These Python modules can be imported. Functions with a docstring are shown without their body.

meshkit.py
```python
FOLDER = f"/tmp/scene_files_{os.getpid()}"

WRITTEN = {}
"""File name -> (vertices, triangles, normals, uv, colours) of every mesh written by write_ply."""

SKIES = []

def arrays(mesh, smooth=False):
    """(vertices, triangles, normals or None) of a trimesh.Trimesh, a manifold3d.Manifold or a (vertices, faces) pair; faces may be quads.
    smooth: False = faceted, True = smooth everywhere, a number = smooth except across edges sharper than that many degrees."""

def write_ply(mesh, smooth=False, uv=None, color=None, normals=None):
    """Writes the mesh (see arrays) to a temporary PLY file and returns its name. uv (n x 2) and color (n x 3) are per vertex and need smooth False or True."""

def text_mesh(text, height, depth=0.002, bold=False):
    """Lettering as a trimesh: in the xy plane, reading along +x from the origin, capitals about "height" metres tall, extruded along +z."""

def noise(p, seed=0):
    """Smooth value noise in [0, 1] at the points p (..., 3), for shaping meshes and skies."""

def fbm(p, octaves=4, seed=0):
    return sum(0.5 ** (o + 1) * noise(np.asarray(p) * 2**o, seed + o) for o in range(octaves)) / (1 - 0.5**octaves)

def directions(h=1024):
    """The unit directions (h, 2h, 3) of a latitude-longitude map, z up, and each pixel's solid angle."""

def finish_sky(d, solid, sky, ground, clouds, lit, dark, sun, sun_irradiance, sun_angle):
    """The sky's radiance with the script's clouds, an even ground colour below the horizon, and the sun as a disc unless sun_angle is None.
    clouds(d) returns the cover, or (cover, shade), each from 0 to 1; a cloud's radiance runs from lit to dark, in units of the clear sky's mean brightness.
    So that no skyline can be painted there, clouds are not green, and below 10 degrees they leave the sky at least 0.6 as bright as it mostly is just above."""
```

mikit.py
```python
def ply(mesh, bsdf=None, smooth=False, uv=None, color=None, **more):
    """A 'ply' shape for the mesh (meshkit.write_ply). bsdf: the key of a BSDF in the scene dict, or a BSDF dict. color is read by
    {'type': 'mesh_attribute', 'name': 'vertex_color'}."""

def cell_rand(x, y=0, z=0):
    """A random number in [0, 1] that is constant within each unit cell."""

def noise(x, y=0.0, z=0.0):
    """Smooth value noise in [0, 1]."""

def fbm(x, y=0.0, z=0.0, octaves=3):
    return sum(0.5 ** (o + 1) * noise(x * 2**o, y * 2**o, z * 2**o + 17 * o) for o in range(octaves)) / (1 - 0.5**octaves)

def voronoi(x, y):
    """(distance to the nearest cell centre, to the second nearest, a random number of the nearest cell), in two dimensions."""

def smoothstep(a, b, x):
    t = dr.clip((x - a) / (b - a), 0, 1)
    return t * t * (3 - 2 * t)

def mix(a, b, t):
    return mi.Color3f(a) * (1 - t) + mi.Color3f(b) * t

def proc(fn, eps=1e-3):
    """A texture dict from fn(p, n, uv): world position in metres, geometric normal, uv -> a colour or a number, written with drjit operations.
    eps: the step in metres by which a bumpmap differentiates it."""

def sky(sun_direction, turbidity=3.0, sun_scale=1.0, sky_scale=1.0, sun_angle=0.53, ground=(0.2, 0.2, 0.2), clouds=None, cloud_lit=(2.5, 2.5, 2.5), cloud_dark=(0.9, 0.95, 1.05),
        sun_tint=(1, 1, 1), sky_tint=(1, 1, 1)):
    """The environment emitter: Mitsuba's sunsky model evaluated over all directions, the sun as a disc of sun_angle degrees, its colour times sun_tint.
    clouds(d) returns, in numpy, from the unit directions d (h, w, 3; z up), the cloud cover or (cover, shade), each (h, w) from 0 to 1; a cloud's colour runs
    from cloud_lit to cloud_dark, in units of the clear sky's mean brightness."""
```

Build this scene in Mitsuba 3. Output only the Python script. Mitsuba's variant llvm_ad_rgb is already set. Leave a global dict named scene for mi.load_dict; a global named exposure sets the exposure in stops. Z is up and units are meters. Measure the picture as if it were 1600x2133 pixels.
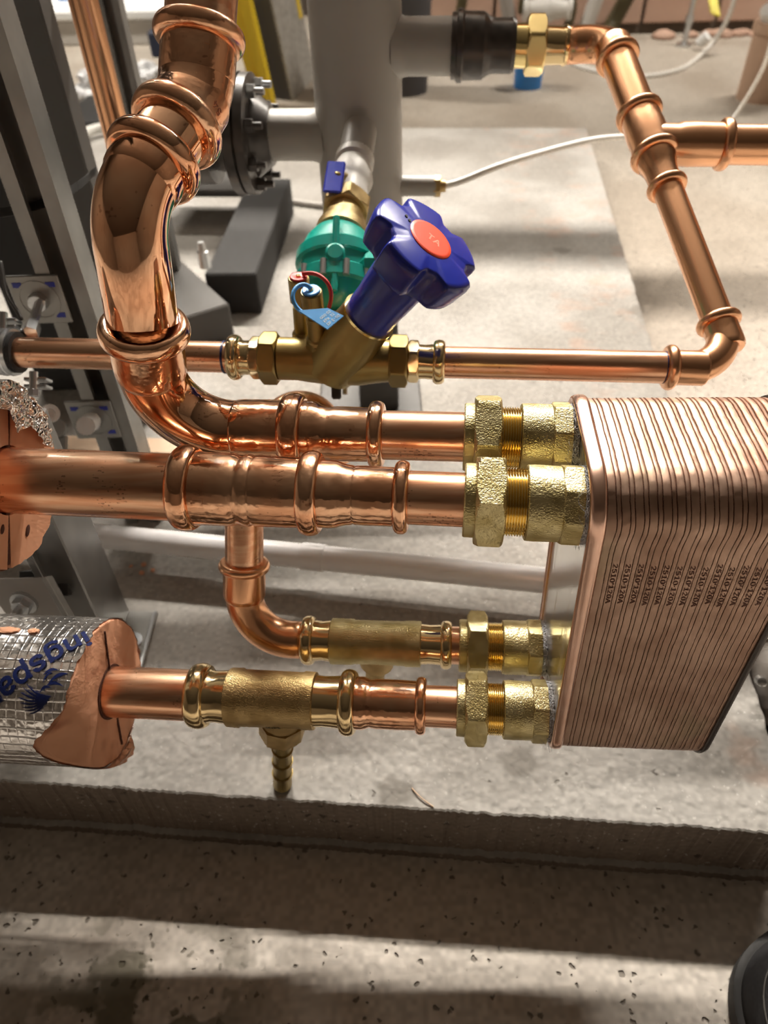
import math, random
import numpy as np
import trimesh
import mitsuba as mi
import drjit as dr
import mikit, meshkit
from mikit import proc, noise, fbm, voronoi, smoothstep, mix, cell_rand
from scipy.spatial.transform import Rotation
from shapely.geometry import Polygon, Point, box as sbox
from shapely import affinity

T = mi.ScalarTransform4f
scene, labels = {}, {}
rng = np.random.default_rng(7)

# ------------------------------------------------------------------ camera, lights, exposure
F = 1517.4                                    # focal length in pixels of the 1600 x 2133 frame
CAM = np.array([0, 0, 0.83])                  # 0.83 m above the top of the plinth (z = 0)
R = np.array([[0.99957099, -0.01997543, -0.02141995],      # camera right, down, forward in the world
              [-0.02928877, -0.68172395, -0.73102300],
              [0.0, 0.73133675, -0.68201654]])
exposure = -0.2
scene['camera'] = {'type': 'thinlens', 'fov': math.degrees(2 * math.atan(800 / F)), 'fov_axis': 'x', 'aperture_radius': 0.0021, 'focus_distance': 0.60,
                   'near_clip': 0.02, 'far_clip': 60.0,
                   'to_world': T().look_at(origin=CAM.tolist(), target=(CAM + R[2]).tolist(), up=(-R[1]).tolist())}
# ceiling battens: (x0, x1, y, z, width, tilt towards the viewer in degrees, strength)
BATTENS = [(-1.30, 1.70, 3.60, 3.22, 0.05, 95, 2350.0), (-2.7, -1.5, 4.7, 3.22, 0.10, 0, 420.0), (1.9, 3.1, 4.3, 3.22, 0.10, 0, 300.0)]
LIGHT_TINT = np.array([1.0, 0.92, 0.815])

# ------------------------------------------------------------------ frames and helpers
U = np.array([0.99476, -0.0972, 0.0318]); U /= np.linalg.norm(U)          # along the pipe runs, to the right
V = np.array([0.0972, 0.9953, 0.0]); V /= np.linalg.norm(V)               # away from the viewer
UH = np.array([0.9953, -0.0972, 0.0]); UH /= np.linalg.norm(UH)           # the level direction along the plinth
Z = np.array([0, 0, 1.0])


def P(x, y, d):
    """the world point at distance d along the optical axis that the photo shows at pixel x, y"""
    return CAM + d * (R.T @ np.array([(x - 800) / F, (y - 1066) / F, 1.0]))


def G(x, y, z=0.0):
    """the point of the level plane z that the photo shows at pixel x, y"""
    r = R.T @ np.array([(x - 800) / F, (y - 1066) / F, 1.0])
    return CAM + r * ((z - CAM[2]) / r[2])


def plane_hit(x, y, o, n):
    r = R.T @ np.array([(x - 800) / F, (y - 1066) / F, 1.0])
    return CAM + r * (((o - CAM) @ n) / (r @ n))


def pix(p):
    q = R @ (np.asarray(p) - CAM)
    return np.array([800 + F * q[0] / q[2], 1066 + F * q[1] / q[2]]), q[2]


def along(o, d, x=None, y=None):
    """the point of the line o + t d that the photo shows in column x (or row y)"""
    k, val = (0, x) if x is not None else (1, y)
    t0, t1 = 0.0, 0.05
    f0, f1 = pix(o)[0][k] - val, pix(o + d * t1)[0][k] - val
    for _ in range(40):
        if abs(f1 - f0) < 1e-9:
            break
        t0, t1, f0 = t1, t1 - f1 * (t1 - t0) / (f1 - f0), f1
        f1 = pix(o + d * t1)[0][k] - val
        if abs(f1) < 1e-6:
            break
    return o + d * t1


def unit(a):
    a = np.asarray(a, float)
    return a / np.linalg.norm(a)


def axis_from(px_, imgdir, s):
    """unit direction whose image runs along imgdir at pixel px_ and whose share along the sight line is s (negative: towards the viewer)"""
    r = unit([(px_[0] - 800) / F, (px_[1] - 1066) / F, 1.0])
    e = np.array([imgdir[0], imgdir[1], 0.0])
    e = unit(e - r * (e @ r))
    return R.T @ (s * r + math.sqrt(1 - s * s) * e)


def frame(d, hint=Z):
    d = unit(d)
    h = np.asarray(hint, float)
    if abs(d @ h) > 0.95:
        h = np.array([0, 1.0, 0])
    a = unit(h - d * (h @ d))
    return a, np.cross(d, a), d


def M(o, x, y, z):
    m = np.eye(4)
    m[:3, 0], m[:3, 1], m[:3, 2], m[:3, 3] = x, y, z, o
    return m


def name(base, parent=None):
    k = base if parent is None else parent + '__' + base
    if k not in scene and k not in USED:
        USED.add(k)
        return k
    i = 1
    while f'{k}_{i:03d}' in USED or f'{k}_{i:03d}' in scene:
        i += 1
    USED.add(f'{k}_{i:03d}')
    return f'{k}_{i:03d}'


USED = set()


def thing(base, label, category, group=None):
    k = name(base)
    labels[k] = {'label': label, 'category': category}
    if group:
        labels[k]['group'] = group
    return k


def part(base, mesh, bsdf, parent, label=None, smooth=40, stuff=False, uv=None):
    k = name(base, parent)
    scene[k] = mikit.ply(mesh, bsdf, smooth=smooth, uv=uv)
    if label or stuff:
        labels[k] = {}
        if label:
            labels[k]['label'] = label
        if stuff:
            labels[k]['kind'] = 'stuff'
    return k


def solo(base, mesh, bsdf, label, category, group=None, smooth=40, kind=None):
    k = thing(base, label, category, group)
    if kind:
        labels[k]['kind'] = kind
    scene[k] = mikit.ply(mesh, bsdf, smooth=smooth)
    return k


def struct(base, mesh, bsdf, label, smooth=False):
    k = name(base)
    scene[k] = mikit.ply(mesh, bsdf, smooth=smooth)
    labels[k] = {'label': label, 'kind': 'structure'}
    return k


def cat(*ms):
    flat = []
    for m in ms:
        flat += list(m) if isinstance(m, (list, tuple)) else [m]
    return trimesh.util.concatenate(flat)


def lathe(a, d, prof, n=72, hint=Z):
    """solid of revolution about the line a + t d; prof = [(t, r), ...] in metres"""
    x, y, d = frame(d, hint)
    prof = [(float(t), float(r)) for t, r in prof]
    th = np.arange(n) / n * 2 * np.pi
    ring = np.cos(th)[:, None] * x + np.sin(th)[:, None] * y
    v = np.concatenate([a + d * t + ring * r for t, r in prof])
    v = np.vstack([v, a + d * prof[0][0], a + d * prof[-1][0]])
    f = []
    i = np.arange(n)
    j = (i + 1) % n
    for k in range(len(prof) - 1):
        p, q = k * n, (k + 1) * n
        f += [np.stack([p + i, p + j, q + j], 1), np.stack([p + i, q + j, q + i], 1)]
    c0, c1 = len(prof) * n, len(prof) * n + 1
    f += [np.stack([j, i, i * 0 + c0], 1), np.stack([(len(prof) - 1) * n + i, (len(prof) - 1) * n + j, i * 0 + c1], 1)]
    return trimesh.Trimesh(v, np.vstack(f), process=False)


def prism(a, d, poly, t0, t1, hint=Z, cham=0.0):
    """polygon (n x 2, or a list of profiles) extruded along d between t0 and t1"""
    x, y, d = frame(d, hint)
    m = trimesh.creation.extrude_polygon(poly if isinstance(poly, Polygon) else Polygon(poly), t1 - t0, engine='earcut')
    m.apply_translation([0, 0, t0])
    m.apply_transform(M(a, x, y, d))
    return m


def ngon(r, n=6, rot=0.0):
    th = np.arange(n) / n * 2 * np.pi + rot
    return np.stack([np.cos(th), np.sin(th)], 1) * r


def hexnut(a, d, r, t0, t1, rot, hint=Z, c0=True, c1=True, n=6):
    """hexagon with turned (domed) ends: n-gon radius cut by a cone at both ends"""
    x, y, d = frame(d, hint)
    m = 16 * n
    th = np.arange(m) / m * 2 * np.pi
    ap = math.cos(math.pi / n)
    hexr = r * ap / np.cos((th - rot + math.pi / n) % (2 * math.pi / n) - math.pi / n)
    rows = []
    L = t1 - t0
    k = 0.55
    for t, lim in ((0, r * ap * 0.985), (0, None), (0.02, None), (0.06, None), (0.12, None), (0.18, None), (0.3, None), (0.7, None), (0.82, None), (0.88, None), (0.94, None), (0.98, None), (1, None), (1, r * ap * .985)):
        rr = hexr.copy()
        if lim is not None:
            rr = np.minimum(rr, lim)
        else:
            if c0:
                rr = np.minimum(rr, r * ap * 0.985 + t * L / k)
            if c1:
                rr = np.minimum(rr, r * ap * 0.985 + (1 - t) * L / k)
        rows.append((t0 + t * L, rr))
    v = np.concatenate([a + d * t + (np.cos(th) * rr)[:, None] * x + (np.sin(th) * rr)[:, None] * y for t, rr in rows])
    v = np.vstack([v, a + d * t0, a + d * t1])
    i = np.arange(m)
    j = (i + 1) % m
    f = []
    for q in range(len(rows) - 1):
        p, s = q * m, (q + 1) * m
        f += [np.stack([p + i, p + j, s + j], 1), np.stack([p + i, s + j, s + i], 1)]
    f += [np.stack([j, i, i * 0 + len(rows) * m], 1), np.stack([(len(rows) - 1) * m + i, (len(rows) - 1) * m + j, i * 0 + len(rows) * m + 1], 1)]
    return trimesh.Trimesh(v, np.vstack(f), process=False)


def fillet(pts, rad, seg=14):
    """polyline with rounded corners"""
    pts = [np.asarray(p, float) for p in pts]
    out = [pts[0]]
    rad = [rad] * len(pts) if np.isscalar(rad) else rad
    for i in range(1, len(pts) - 1):
        a, b, c = pts[i - 1], pts[i], pts[i + 1]
        u, w = unit(a - b), unit(c - b)
        ang = math.acos(np.clip(u @ w, -1, 1))
        t = min(rad[i] / math.tan(ang / 2), 0.49 * np.linalg.norm(a - b), 0.49 * np.linalg.norm(c - b)) if i not in (1, len(pts) - 2) or len(pts) > 3 else min(rad[i] / math.tan(ang / 2), 0.95 * np.linalg.norm(a - b), 0.95 * np.linalg.norm(c - b))
        r = t * math.tan(ang / 2)
        o = b + unit(u + w) * r / math.sin(ang / 2)
        p0, p1 = b + u * t, b + w * t
        e0 = unit(p0 - o)
        e1 = unit((p1 - o) - e0 * ((p1 - o) @ e0))
        tot = math.pi - ang
        out += [o + r * (math.cos(s) * e0 + math.sin(s) * e1) for s in np.linspace(0, tot, seg)]
    out.append(pts[-1])
    return np.array(out)


def tube(path, r, n=40, caps=True):
    path = np.asarray(path, float)
    keep = np.r_[True, np.linalg.norm(np.diff(path, axis=0), axis=1) > 1e-7]
    path = path[keep]
    r = np.full(len(path), r) if np.isscalar(r) else np.asarray(r, float)[keep]
    tg = np.gradient(path, axis=0)
    tg[0], tg[-1] = path[1] - path[0], path[-1] - path[-2]
    tg /= np.linalg.norm(tg, axis=1, keepdims=True)
    x, y, _ = frame(tg[0])
    th = np.arange(n) / n * 2 * np.pi
    V_ = []
    for k in range(len(path)):
        x = unit(x - tg[k] * (x @ tg[k]))
        y = np.cross(tg[k], x)
        V_.append(path[k] + (np.cos(th)[:, None] * x + np.sin(th)[:, None] * y) * r[k])
    v = np.vstack(V_ + [path[0], path[-1]])
    i = np.arange(n)
    j = (i + 1) % n
    f = []
    for k in range(len(path) - 1):
        p, q = k * n, (k + 1) * n
        f += [np.stack([p + i, p + j, q + j], 1), np.stack([p + i, q + j, q + i], 1)]
    if caps:
        f += [np.stack([j, i, i * 0 + len(path) * n], 1), np.stack([(len(path) - 1) * n + i, (len(path) - 1) * n + j, i * 0 + len(path) * n + 1], 1)]
    return trimesh.Trimesh(v, np.vstack(f), process=False)


def spline(pts, n=60):
    from scipy.interpolate import CubicSpline
    pts = np.asarray(pts, float)
    s = np.r_[0, np.cumsum(np.linalg.norm(np.diff(pts, axis=0), axis=1))]
    return CubicSpline(s, pts)(np.linspace(0, s[-1], n))


def bx(o, x, y, z, bev=0.0):
    """a box: corner o and three edge vectors, edges chamfered by bev metres"""
    x, y, z = (np.asarray(k, float) for k in (x, y, z))
    L = [np.linalg.norm(k) for k in (x, y, z)]
    if bev <= 0:
        m = trimesh.creation.box(L)
    else:
        b = min(bev, min(L) * 0.45)
        pts = []
        for sx in (-1, 1):
            for sy in (-1, 1):
                for sz in (-1, 1):
                    h = np.array([sx * L[0] / 2, sy * L[1] / 2, sz * L[2] / 2])
                    for k in range(3):
                        q = h.copy()
                        for w in range(3):
                            if w != k:
                                q[w] -= math.copysign(b, q[w])
                        pts.append(q)
        m = trimesh.convex.convex_hull(np.array(pts))
    m.apply_translation(np.array(L) / 2)
    ex, ey, ez = x / L[0], y / L[1], z / L[2]
    m.apply_transform(M(np.asarray(o, float), ex, ey, ez))
    if np.linalg.det(np.stack([ex, ey, ez])) < 0:
        m.invert()
    return m


def bead(t, r, h, w, k=9):
    """the rolled O-ring bead of a press fitting: half-round bulge of height h and width w about t on radius r"""
    a = np.linspace(0, math.pi, k)
    return [(t - w / 2 * math.cos(q), r + h * math.sin(q) ** 0.8) for q in a]


def flat_text(text, height, depth, o, ex, ey, bold=False):
    m = meshkit.text_mesh(text, height, depth, bold)
    m.apply_transform(M(np.asarray(o, float), unit(ex), unit(ey), np.cross(unit(ex), unit(ey))))
    return m


def wrap_text(text, height, depth, a, d, r, t, ang, dirx, hint=Z, bold=False):
    """lettering laid round the cylinder about a + t d; dirx = (along axis, round) reading direction"""
    m = meshkit.text_mesh(text, height, depth, bold)
    m = m.subdivide_to_size(height * 0.35, max_iter=6)
    x, y, d = frame(d, hint)
    y = -y                                                     # so that the letters are not mirrored; + is up when hint points at the viewer
    v = m.vertices
    c, s = unit(dirx)
    w = v[:, 0] - v[:, 0].mean()
    hgt = v[:, 1] - height / 2
    al = t + w * c - hgt * s
    an = ang + (w * s + hgt * c) / r
    rr = r + v[:, 2]
    m.vertices = a + al[:, None] * d + (np.cos(an) * rr)[:, None] * x + (np.sin(an) * rr)[:, None] * y
    m.fix_normals()
    return m

# ------------------------------------------------------------------ materials


def bsdf(key, color, rough=0.5, metal=0.0, bump=None, bump_scale=1.0, eps=1e-3, **more):
    b = {'type': 'principled', 'base_color': color if isinstance(color, dict) else {'type': 'rgb', 'value': list(color)},
         'roughness': rough, 'metallic': metal, **more}
    if bump is not None:
        b = {'type': 'bumpmap', 'relief': proc(bump, eps), 'scale': bump_scale, 'bsdf': b}
    scene[key] = {'type': 'twosided', 'bsdf': b}


def copper_colour(p, n, uv):
    a = fbm(p.x * 34, p.y * 34, p.z * 34, 3)
    sp = noise(p.x * 420, p.y * 420, p.z * 420) * noise(p.x * 90 + 7, p.y * 90, p.z * 90)
    c = mix((0.84, 0.43, 0.245), (0.96, 0.585, 0.37), smoothstep(0.3, 0.72, a))
    return mix(c, (0.40, 0.15, 0.08), smoothstep(0.56, 0.70, sp) * 0.6)


def copper_pipe_colour(p, n, uv):
    a = fbm(p.x * 9, p.y * 210, p.z * 210, 3)
    sp = noise(p.x * 520, p.y * 700, p.z * 700) * noise(p.x * 60 + 7, p.y * 60, p.z * 60)
    c = mix((0.81, 0.40, 0.23), (0.96, 0.585, 0.375), smoothstep(0.3, 0.7, a))
    return mix(c, (0.30, 0.11, 0.06), smoothstep(0.50, 0.66, sp) * 0.7)


bsdf('m_copper_fitting', proc(copper_colour), rough=proc(lambda p, n, uv: 0.11 + 0.14 * smoothstep(0.35, 0.8, fbm(p.x * 60, p.y * 60, p.z * 60, 3))), metal=1.0,
     bump=lambda p, n, uv: fbm(p.x * 260, p.y * 260, p.z * 260, 2) * 0.00022, eps=4e-4)
bsdf('m_copper_elbow', proc(copper_colour), rough=proc(lambda p, n, uv: 0.05 + 0.12 * smoothstep(0.45, 0.85, fbm(p.x * 45, p.y * 45, p.z * 45, 3))), metal=1.0)
bsdf('m_copper_pipe', proc(copper_pipe_colour), rough=proc(lambda p, n, uv: 0.17 + 0.16 * fbm(p.x * 14, p.y * 260, p.z * 260, 2)), metal=1.0)
bsdf('m_copper_far', (0.86, 0.46, 0.255), rough=0.24, metal=1.0)
bsdf('m_copper_dark', (0.33, 0.13, 0.08), rough=0.4, metal=0.8)


def cast(p):
    return noise(p.x * 1000, p.y * 1000, p.z * 1000) * 0.6 + noise(p.x * 2100, p.y * 2100, p.z * 2100) * 0.4


bsdf('m_brass_cast', proc(lambda p, n, uv: mix((0.54, 0.44, 0.195), (0.74, 0.64, 0.345), smoothstep(0.25, 0.75, fbm(p.x * 80, p.y * 80, p.z * 80, 2)))), rough=0.36, metal=1.0,
     bump=lambda p, n, uv: cast(p) * 0.00055, eps=2e-4)
bsdf('m_brass_bronze', proc(lambda p, n, uv: mix((0.42, 0.29, 0.125), (0.58, 0.42, 0.20), smoothstep(0.25, 0.75, fbm(p.x * 80, p.y * 80, p.z * 80, 2)))), rough=0.42, metal=1.0,
     bump=lambda p, n, uv: cast(p) * 0.00055, eps=2e-4)
bsdf('m_brass_bright', (0.92, 0.74, 0.34), rough=0.13, metal=1.0)
bsdf('m_brass_socket', (0.80, 0.62, 0.34), rough=0.12, metal=1.0, bump=lambda p, n, uv: noise(p.x * 70, p.y * 70, p.z * 70) * 0.0006, eps=1e-3)
bsdf('m_brass_valve', proc(lambda p, n, uv: mix((0.25, 0.18, 0.065), (0.38, 0.285, 0.115), fbm(p.x * 40, p.y * 40, p.z * 40, 3))), rough=0.38, metal=1.0)
bsdf('m_brass_stain', (0.10, 0.085, 0.06), rough=0.4, metal=0.5)
bsdf('m_hex_plate', proc(lambda p, n, uv: mix(mix((0.38, 0.235, 0.17), (0.52, 0.35, 0.265), smoothstep(0.25, 0.75, fbm(p.x * 40, p.y * 30, p.z * 30, 3))), (0.40, 0.30, 0.20), smoothstep(0.62, 0.85, fbm(p.x * 25 + 9, p.y * 14, p.z * 14, 3)) * 0.7)),
     rough=proc(lambda p, n, uv: 0.36 + 0.2 * noise(p.x * 120, p.y * 120, p.z * 120)), metal=0.92,
     bump=lambda p, n, uv: fbm(p.x * 300, p.y * 160, p.z * 160, 2) * 0.0003, eps=4e-4)
bsdf('m_hex_groove', (0.13, 0.05, 0.03), rough=0.6, metal=0.4)
bsdf('m_hex_lip', proc(lambda p, n, uv: mix((0.80, 0.48, 0.35), (0.90, 0.62, 0.50), fbm(p.x * 90, p.y * 70, p.z * 70, 3))), rough=0.24, metal=1.0)
bsdf('m_hex_steel', (0.80, 0.78, 0.74), rough=proc(lambda p, n, uv: 0.10 + 0.12 * noise(p.x * 300, p.y * 300, p.z * 8)), metal=1.0,
     bump=lambda p, n, uv: smoothstep(0.80, 0.9, noise(p.y * 330 + 2 * noise(p.z * 14), p.z * 7, 3.0)) * 0.0004, eps=4e-4)
bsdf('m_hex_back', (0.06, 0.05, 0.045), rough=0.35, metal=0.6)
bsdf('m_hemp', proc(lambda p, n, uv: mix((0.34, 0.355, 0.375), (0.74, 0.76, 0.79), noise(p.x * 500, p.y * 300, p.z * 300))), rough=0.6, sheen=0.6)
bsdf('m_foam', proc(lambda p, n, uv: mix(mix((0.58, 0.285, 0.165), (0.66, 0.35, 0.215), fbm(p.x * 60, p.y * 60, p.z * 60, 3)), (0.34, 0.12, 0.06), smoothstep(0.60, 0.8, fbm(p.x * 30, p.y * 30 + 4, p.z * 30, 3)) * 0.8)), rough=0.9,
     bump=lambda p, n, uv: fbm(p.x * 500, p.y * 500, p.z * 500, 2) * 0.0005, eps=5e-4)
bsdf('m_foam_gap', (0.07, 0.025, 0.015), rough=0.9)
bsdf('m_foil_flap', (0.90, 0.88, 0.85), rough=0.16, metal=1.0,
     bump=lambda p, n, uv: (1.0 - dr.abs(fbm(p.x * 110, p.y * 110, p.z * 110, 3) - 0.5) * 2.0) * 0.0035, eps=5e-4)
bsdf('m_slot_blue', (0.02, 0.03, 0.33), rough=0.4)
bsdf('m_ink_blue', (0.006, 0.013, 0.075), rough=0.3)
bsdf('m_handle_blue', (0.007, 0.017, 0.25), rough=0.22, clearcoat=0.5)
bsdf('m_lever_blue', (0.015, 0.03, 0.42), rough=0.3)
bsdf('m_cap_red', (0.80, 0.075, 0.03), rough=0.35)
bsdf('m_cap_red_text', (0.95, 0.25, 0.17), rough=0.35)
bsdf('m_strap_red', (0.50, 0.025, 0.025), rough=0.35)
bsdf('m_tag_blue', (0.08, 0.32, 0.68), rough=0.4)
bsdf('m_tag_print', (0.55, 0.68, 0.8), rough=0.5)
bsdf('m_teal', proc(lambda p, n, uv: mix((0.0, 0.26, 0.205), (0.0, 0.34, 0.27), noise(p.x * 60, p.y * 60, p.z * 60))), rough=0.28, clearcoat=0.6)
bsdf('m_tank', (0.33, 0.318, 0.295), rough=0.42)
bsdf('m_black_iron', proc(lambda p, n, uv: mix((0.018, 0.015, 0.013), (0.06, 0.052, 0.047), noise(p.x * 90, p.y * 90, p.z * 90))), rough=0.3, clearcoat=0.3)
bsdf('m_dark_steel', (0.045, 0.043, 0.040), rough=0.5)
bsdf('m_rubber', (0.012, 0.012, 0.012), rough=0.75)
bsdf('m_galv', proc(lambda p, n, uv: mix((0.25, 0.25, 0.24), (0.37, 0.37, 0.355), fbm(p.x * 40, p.y * 40, p.z * 25, 3))), rough=0.42, metal=0.85)
bsdf('m_galv_dull', proc(lambda p, n, uv: mix((0.20, 0.20, 0.20), (0.34, 0.34, 0.33), fbm(p.x * 30, p.y * 30, p.z * 22, 3))), rough=0.36, metal=0.9)
bsdf('m_zinc', (0.62, 0.64, 0.66), rough=0.28, metal=1.0)
bsdf('m_white_plastic', (0.74, 0.74, 0.75), rough=0.28)
bsdf('m_white_tube', (0.80, 0.79, 0.75), rough=0.4)
bsdf('m_grey_tube', (0.42, 0.40, 0.37), rough=0.45)
bsdf('m_wood', (0.55, 0.40, 0.28), rough=0.7)
bsdf('m_yellow', (0.78, 0.56, 0.03), rough=0.45)
bsdf('m_case', (0.05, 0.05, 0.055), rough=0.6)
bsdf('m_case_side', proc(lambda p, n, uv: mix((0.24, 0.23, 0.21), (0.42, 0.41, 0.38), noise(p.x * 60, p.y * 60, p.z * 60))), rough=0.6)
bsdf('m_navy', (0.012, 0.02, 0.05), rough=0.6)
bsdf('m_card_white', (0.82, 0.84, 0.84), rough=0.6)
bsdf('m_card_grey', (0.50, 0.48, 0.45), rough=0.7)
bsdf('m_bag', (0.82, 0.84, 0.87), rough=0.3)
bsdf('m_pot_blue', (0.03, 0.22, 0.62), rough=0.4)
bsdf('m_shoe', proc(lambda p, n, uv: mix((0.004, 0.004, 0.005), (0.010, 0.010, 0.011), noise(p.x * 400, p.y * 400, p.z * 400))), rough=0.75)
bsdf('m_pale_metal', (0.62, 0.61, 0.58), rough=0.45)
bsdf('m_tag_yellow', (0.80, 0.70, 0.02), rough=0.4)
bsdf('m_olive', (0.05, 0.04, 0.012), rough=0.6)
bsdf('m_clay', (0.46, 0.31, 0.22), rough=0.8)
bsdf('m_cast_grey', (0.30, 0.28, 0.26), rough=0.5)


def pits(x, y, f, share):
    """small round pits of random size: 1 inside"""
    d1, d2, r = voronoi(x * f + noise(x * f * 2.3, y * f * 2.3) * .5, y * f + noise(x * f * 2.3 + 9, y * f * 2.3) * .5)
    size = 0.38 * smoothstep(1.0 - share, 1.0, r)
    return smoothstep(size, size * .45, d1) * smoothstep(1.0 - share, 1.0 - share + .02, r)


def plinth_colour(p, n, uv):
    a = fbm(p.x * 5, p.y * 5, p.z * 5, 4)
    fine = noise(p.x * 190, p.y * 190, p.z * 190)
    c = mix((0.40, 0.375, 0.34), (0.56, 0.54, 0.505), smoothstep(0.25, 0.75, a))
    c = mix(c, c * mi.Color3f(0.57, 0.48, 0.42), smoothstep(0.6, 0.3, dr.abs(n.z)))          # shade on the side faces put into the colour, darker and browner
    c = c * (0.84 + 0.30 * fine)
    c = mix(c, (0.09, 0.075, 0.06), pits(p.x, p.y, 110.0, 0.025) * 0.5 * smoothstep(.4, .7, dr.abs(n.z)))
    c = mix(c, (0.05, 0.04, 0.032), pits(p.x + 5, p.z * 1.3, 62.0, 0.16) * 0.7 * smoothstep(.7, .4, dr.abs(n.z)))
    c = mix(c, (0.74, 0.72, 0.68), pits(p.x + 9, p.y + p.z, 170.0, 0.16) * 0.6)
    for x, y, r, k in ((0.156, 0.437, 0.032, 0.55), (0.004, 0.402, 0.030, 0.6), (0.62, 1.55, 0.05, 0.5), (0.50, 1.9, 0.03, 0.5)):          # dark round spots
        dd = dr.sqrt(dr.square(p.x - x) + dr.square((p.y - y) * 1.15)) + 0.012 * (noise(p.x * 90, p.y * 90) - 0.5)
        c = mix(c, (0.17, 0.15, 0.125), smoothstep(r, r * 0.45, dd) * k * smoothstep(-0.004, -0.001, p.z))
    rust = fbm(p.x * 14 + 3, p.y * 22, 0.5, 3) * smoothstep(0.3, 0.45, p.x)
    return mix(c, (0.60, 0.36, 0.25), smoothstep(0.50, 0.72, rust) * 0.35) * 0.60


def floor_colour(p, n, uv):
    a = fbm(p.x * 3, p.y * 3, 0.0, 4)
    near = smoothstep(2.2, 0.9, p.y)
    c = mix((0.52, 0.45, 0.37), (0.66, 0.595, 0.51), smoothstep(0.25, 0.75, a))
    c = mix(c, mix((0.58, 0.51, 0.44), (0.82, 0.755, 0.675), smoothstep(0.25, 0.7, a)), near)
    fine = noise(p.x * 170, p.y * 170, 1.0)
    c = c * (0.84 + 0.30 * fine)
    c = mix(c, (0.11, 0.085, 0.06), pits(p.x + 3, p.y, 110.0, 0.16) * 0.7)
    # the dark mossy stains in front of the plinth
    st = fbm(p.x * 26, p.y * 26, 4.0, 4)
    m = smoothstep(0.21, 0.03, dr.sqrt(dr.square((p.x + 0.285) * 1.0) + dr.square((p.y - 0.20) * 1.2)))
    c = mix(c, (0.10, 0.09, 0.045), smoothstep(0.50, 0.62, st + 0.20 * m - 0.13) * m * 0.85)
    c = mix(c, (0.09, 0.08, 0.045), pits(p.x + 1, p.y, 75.0, 0.35) * m * 0.8)
    return c * 0.60


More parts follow.
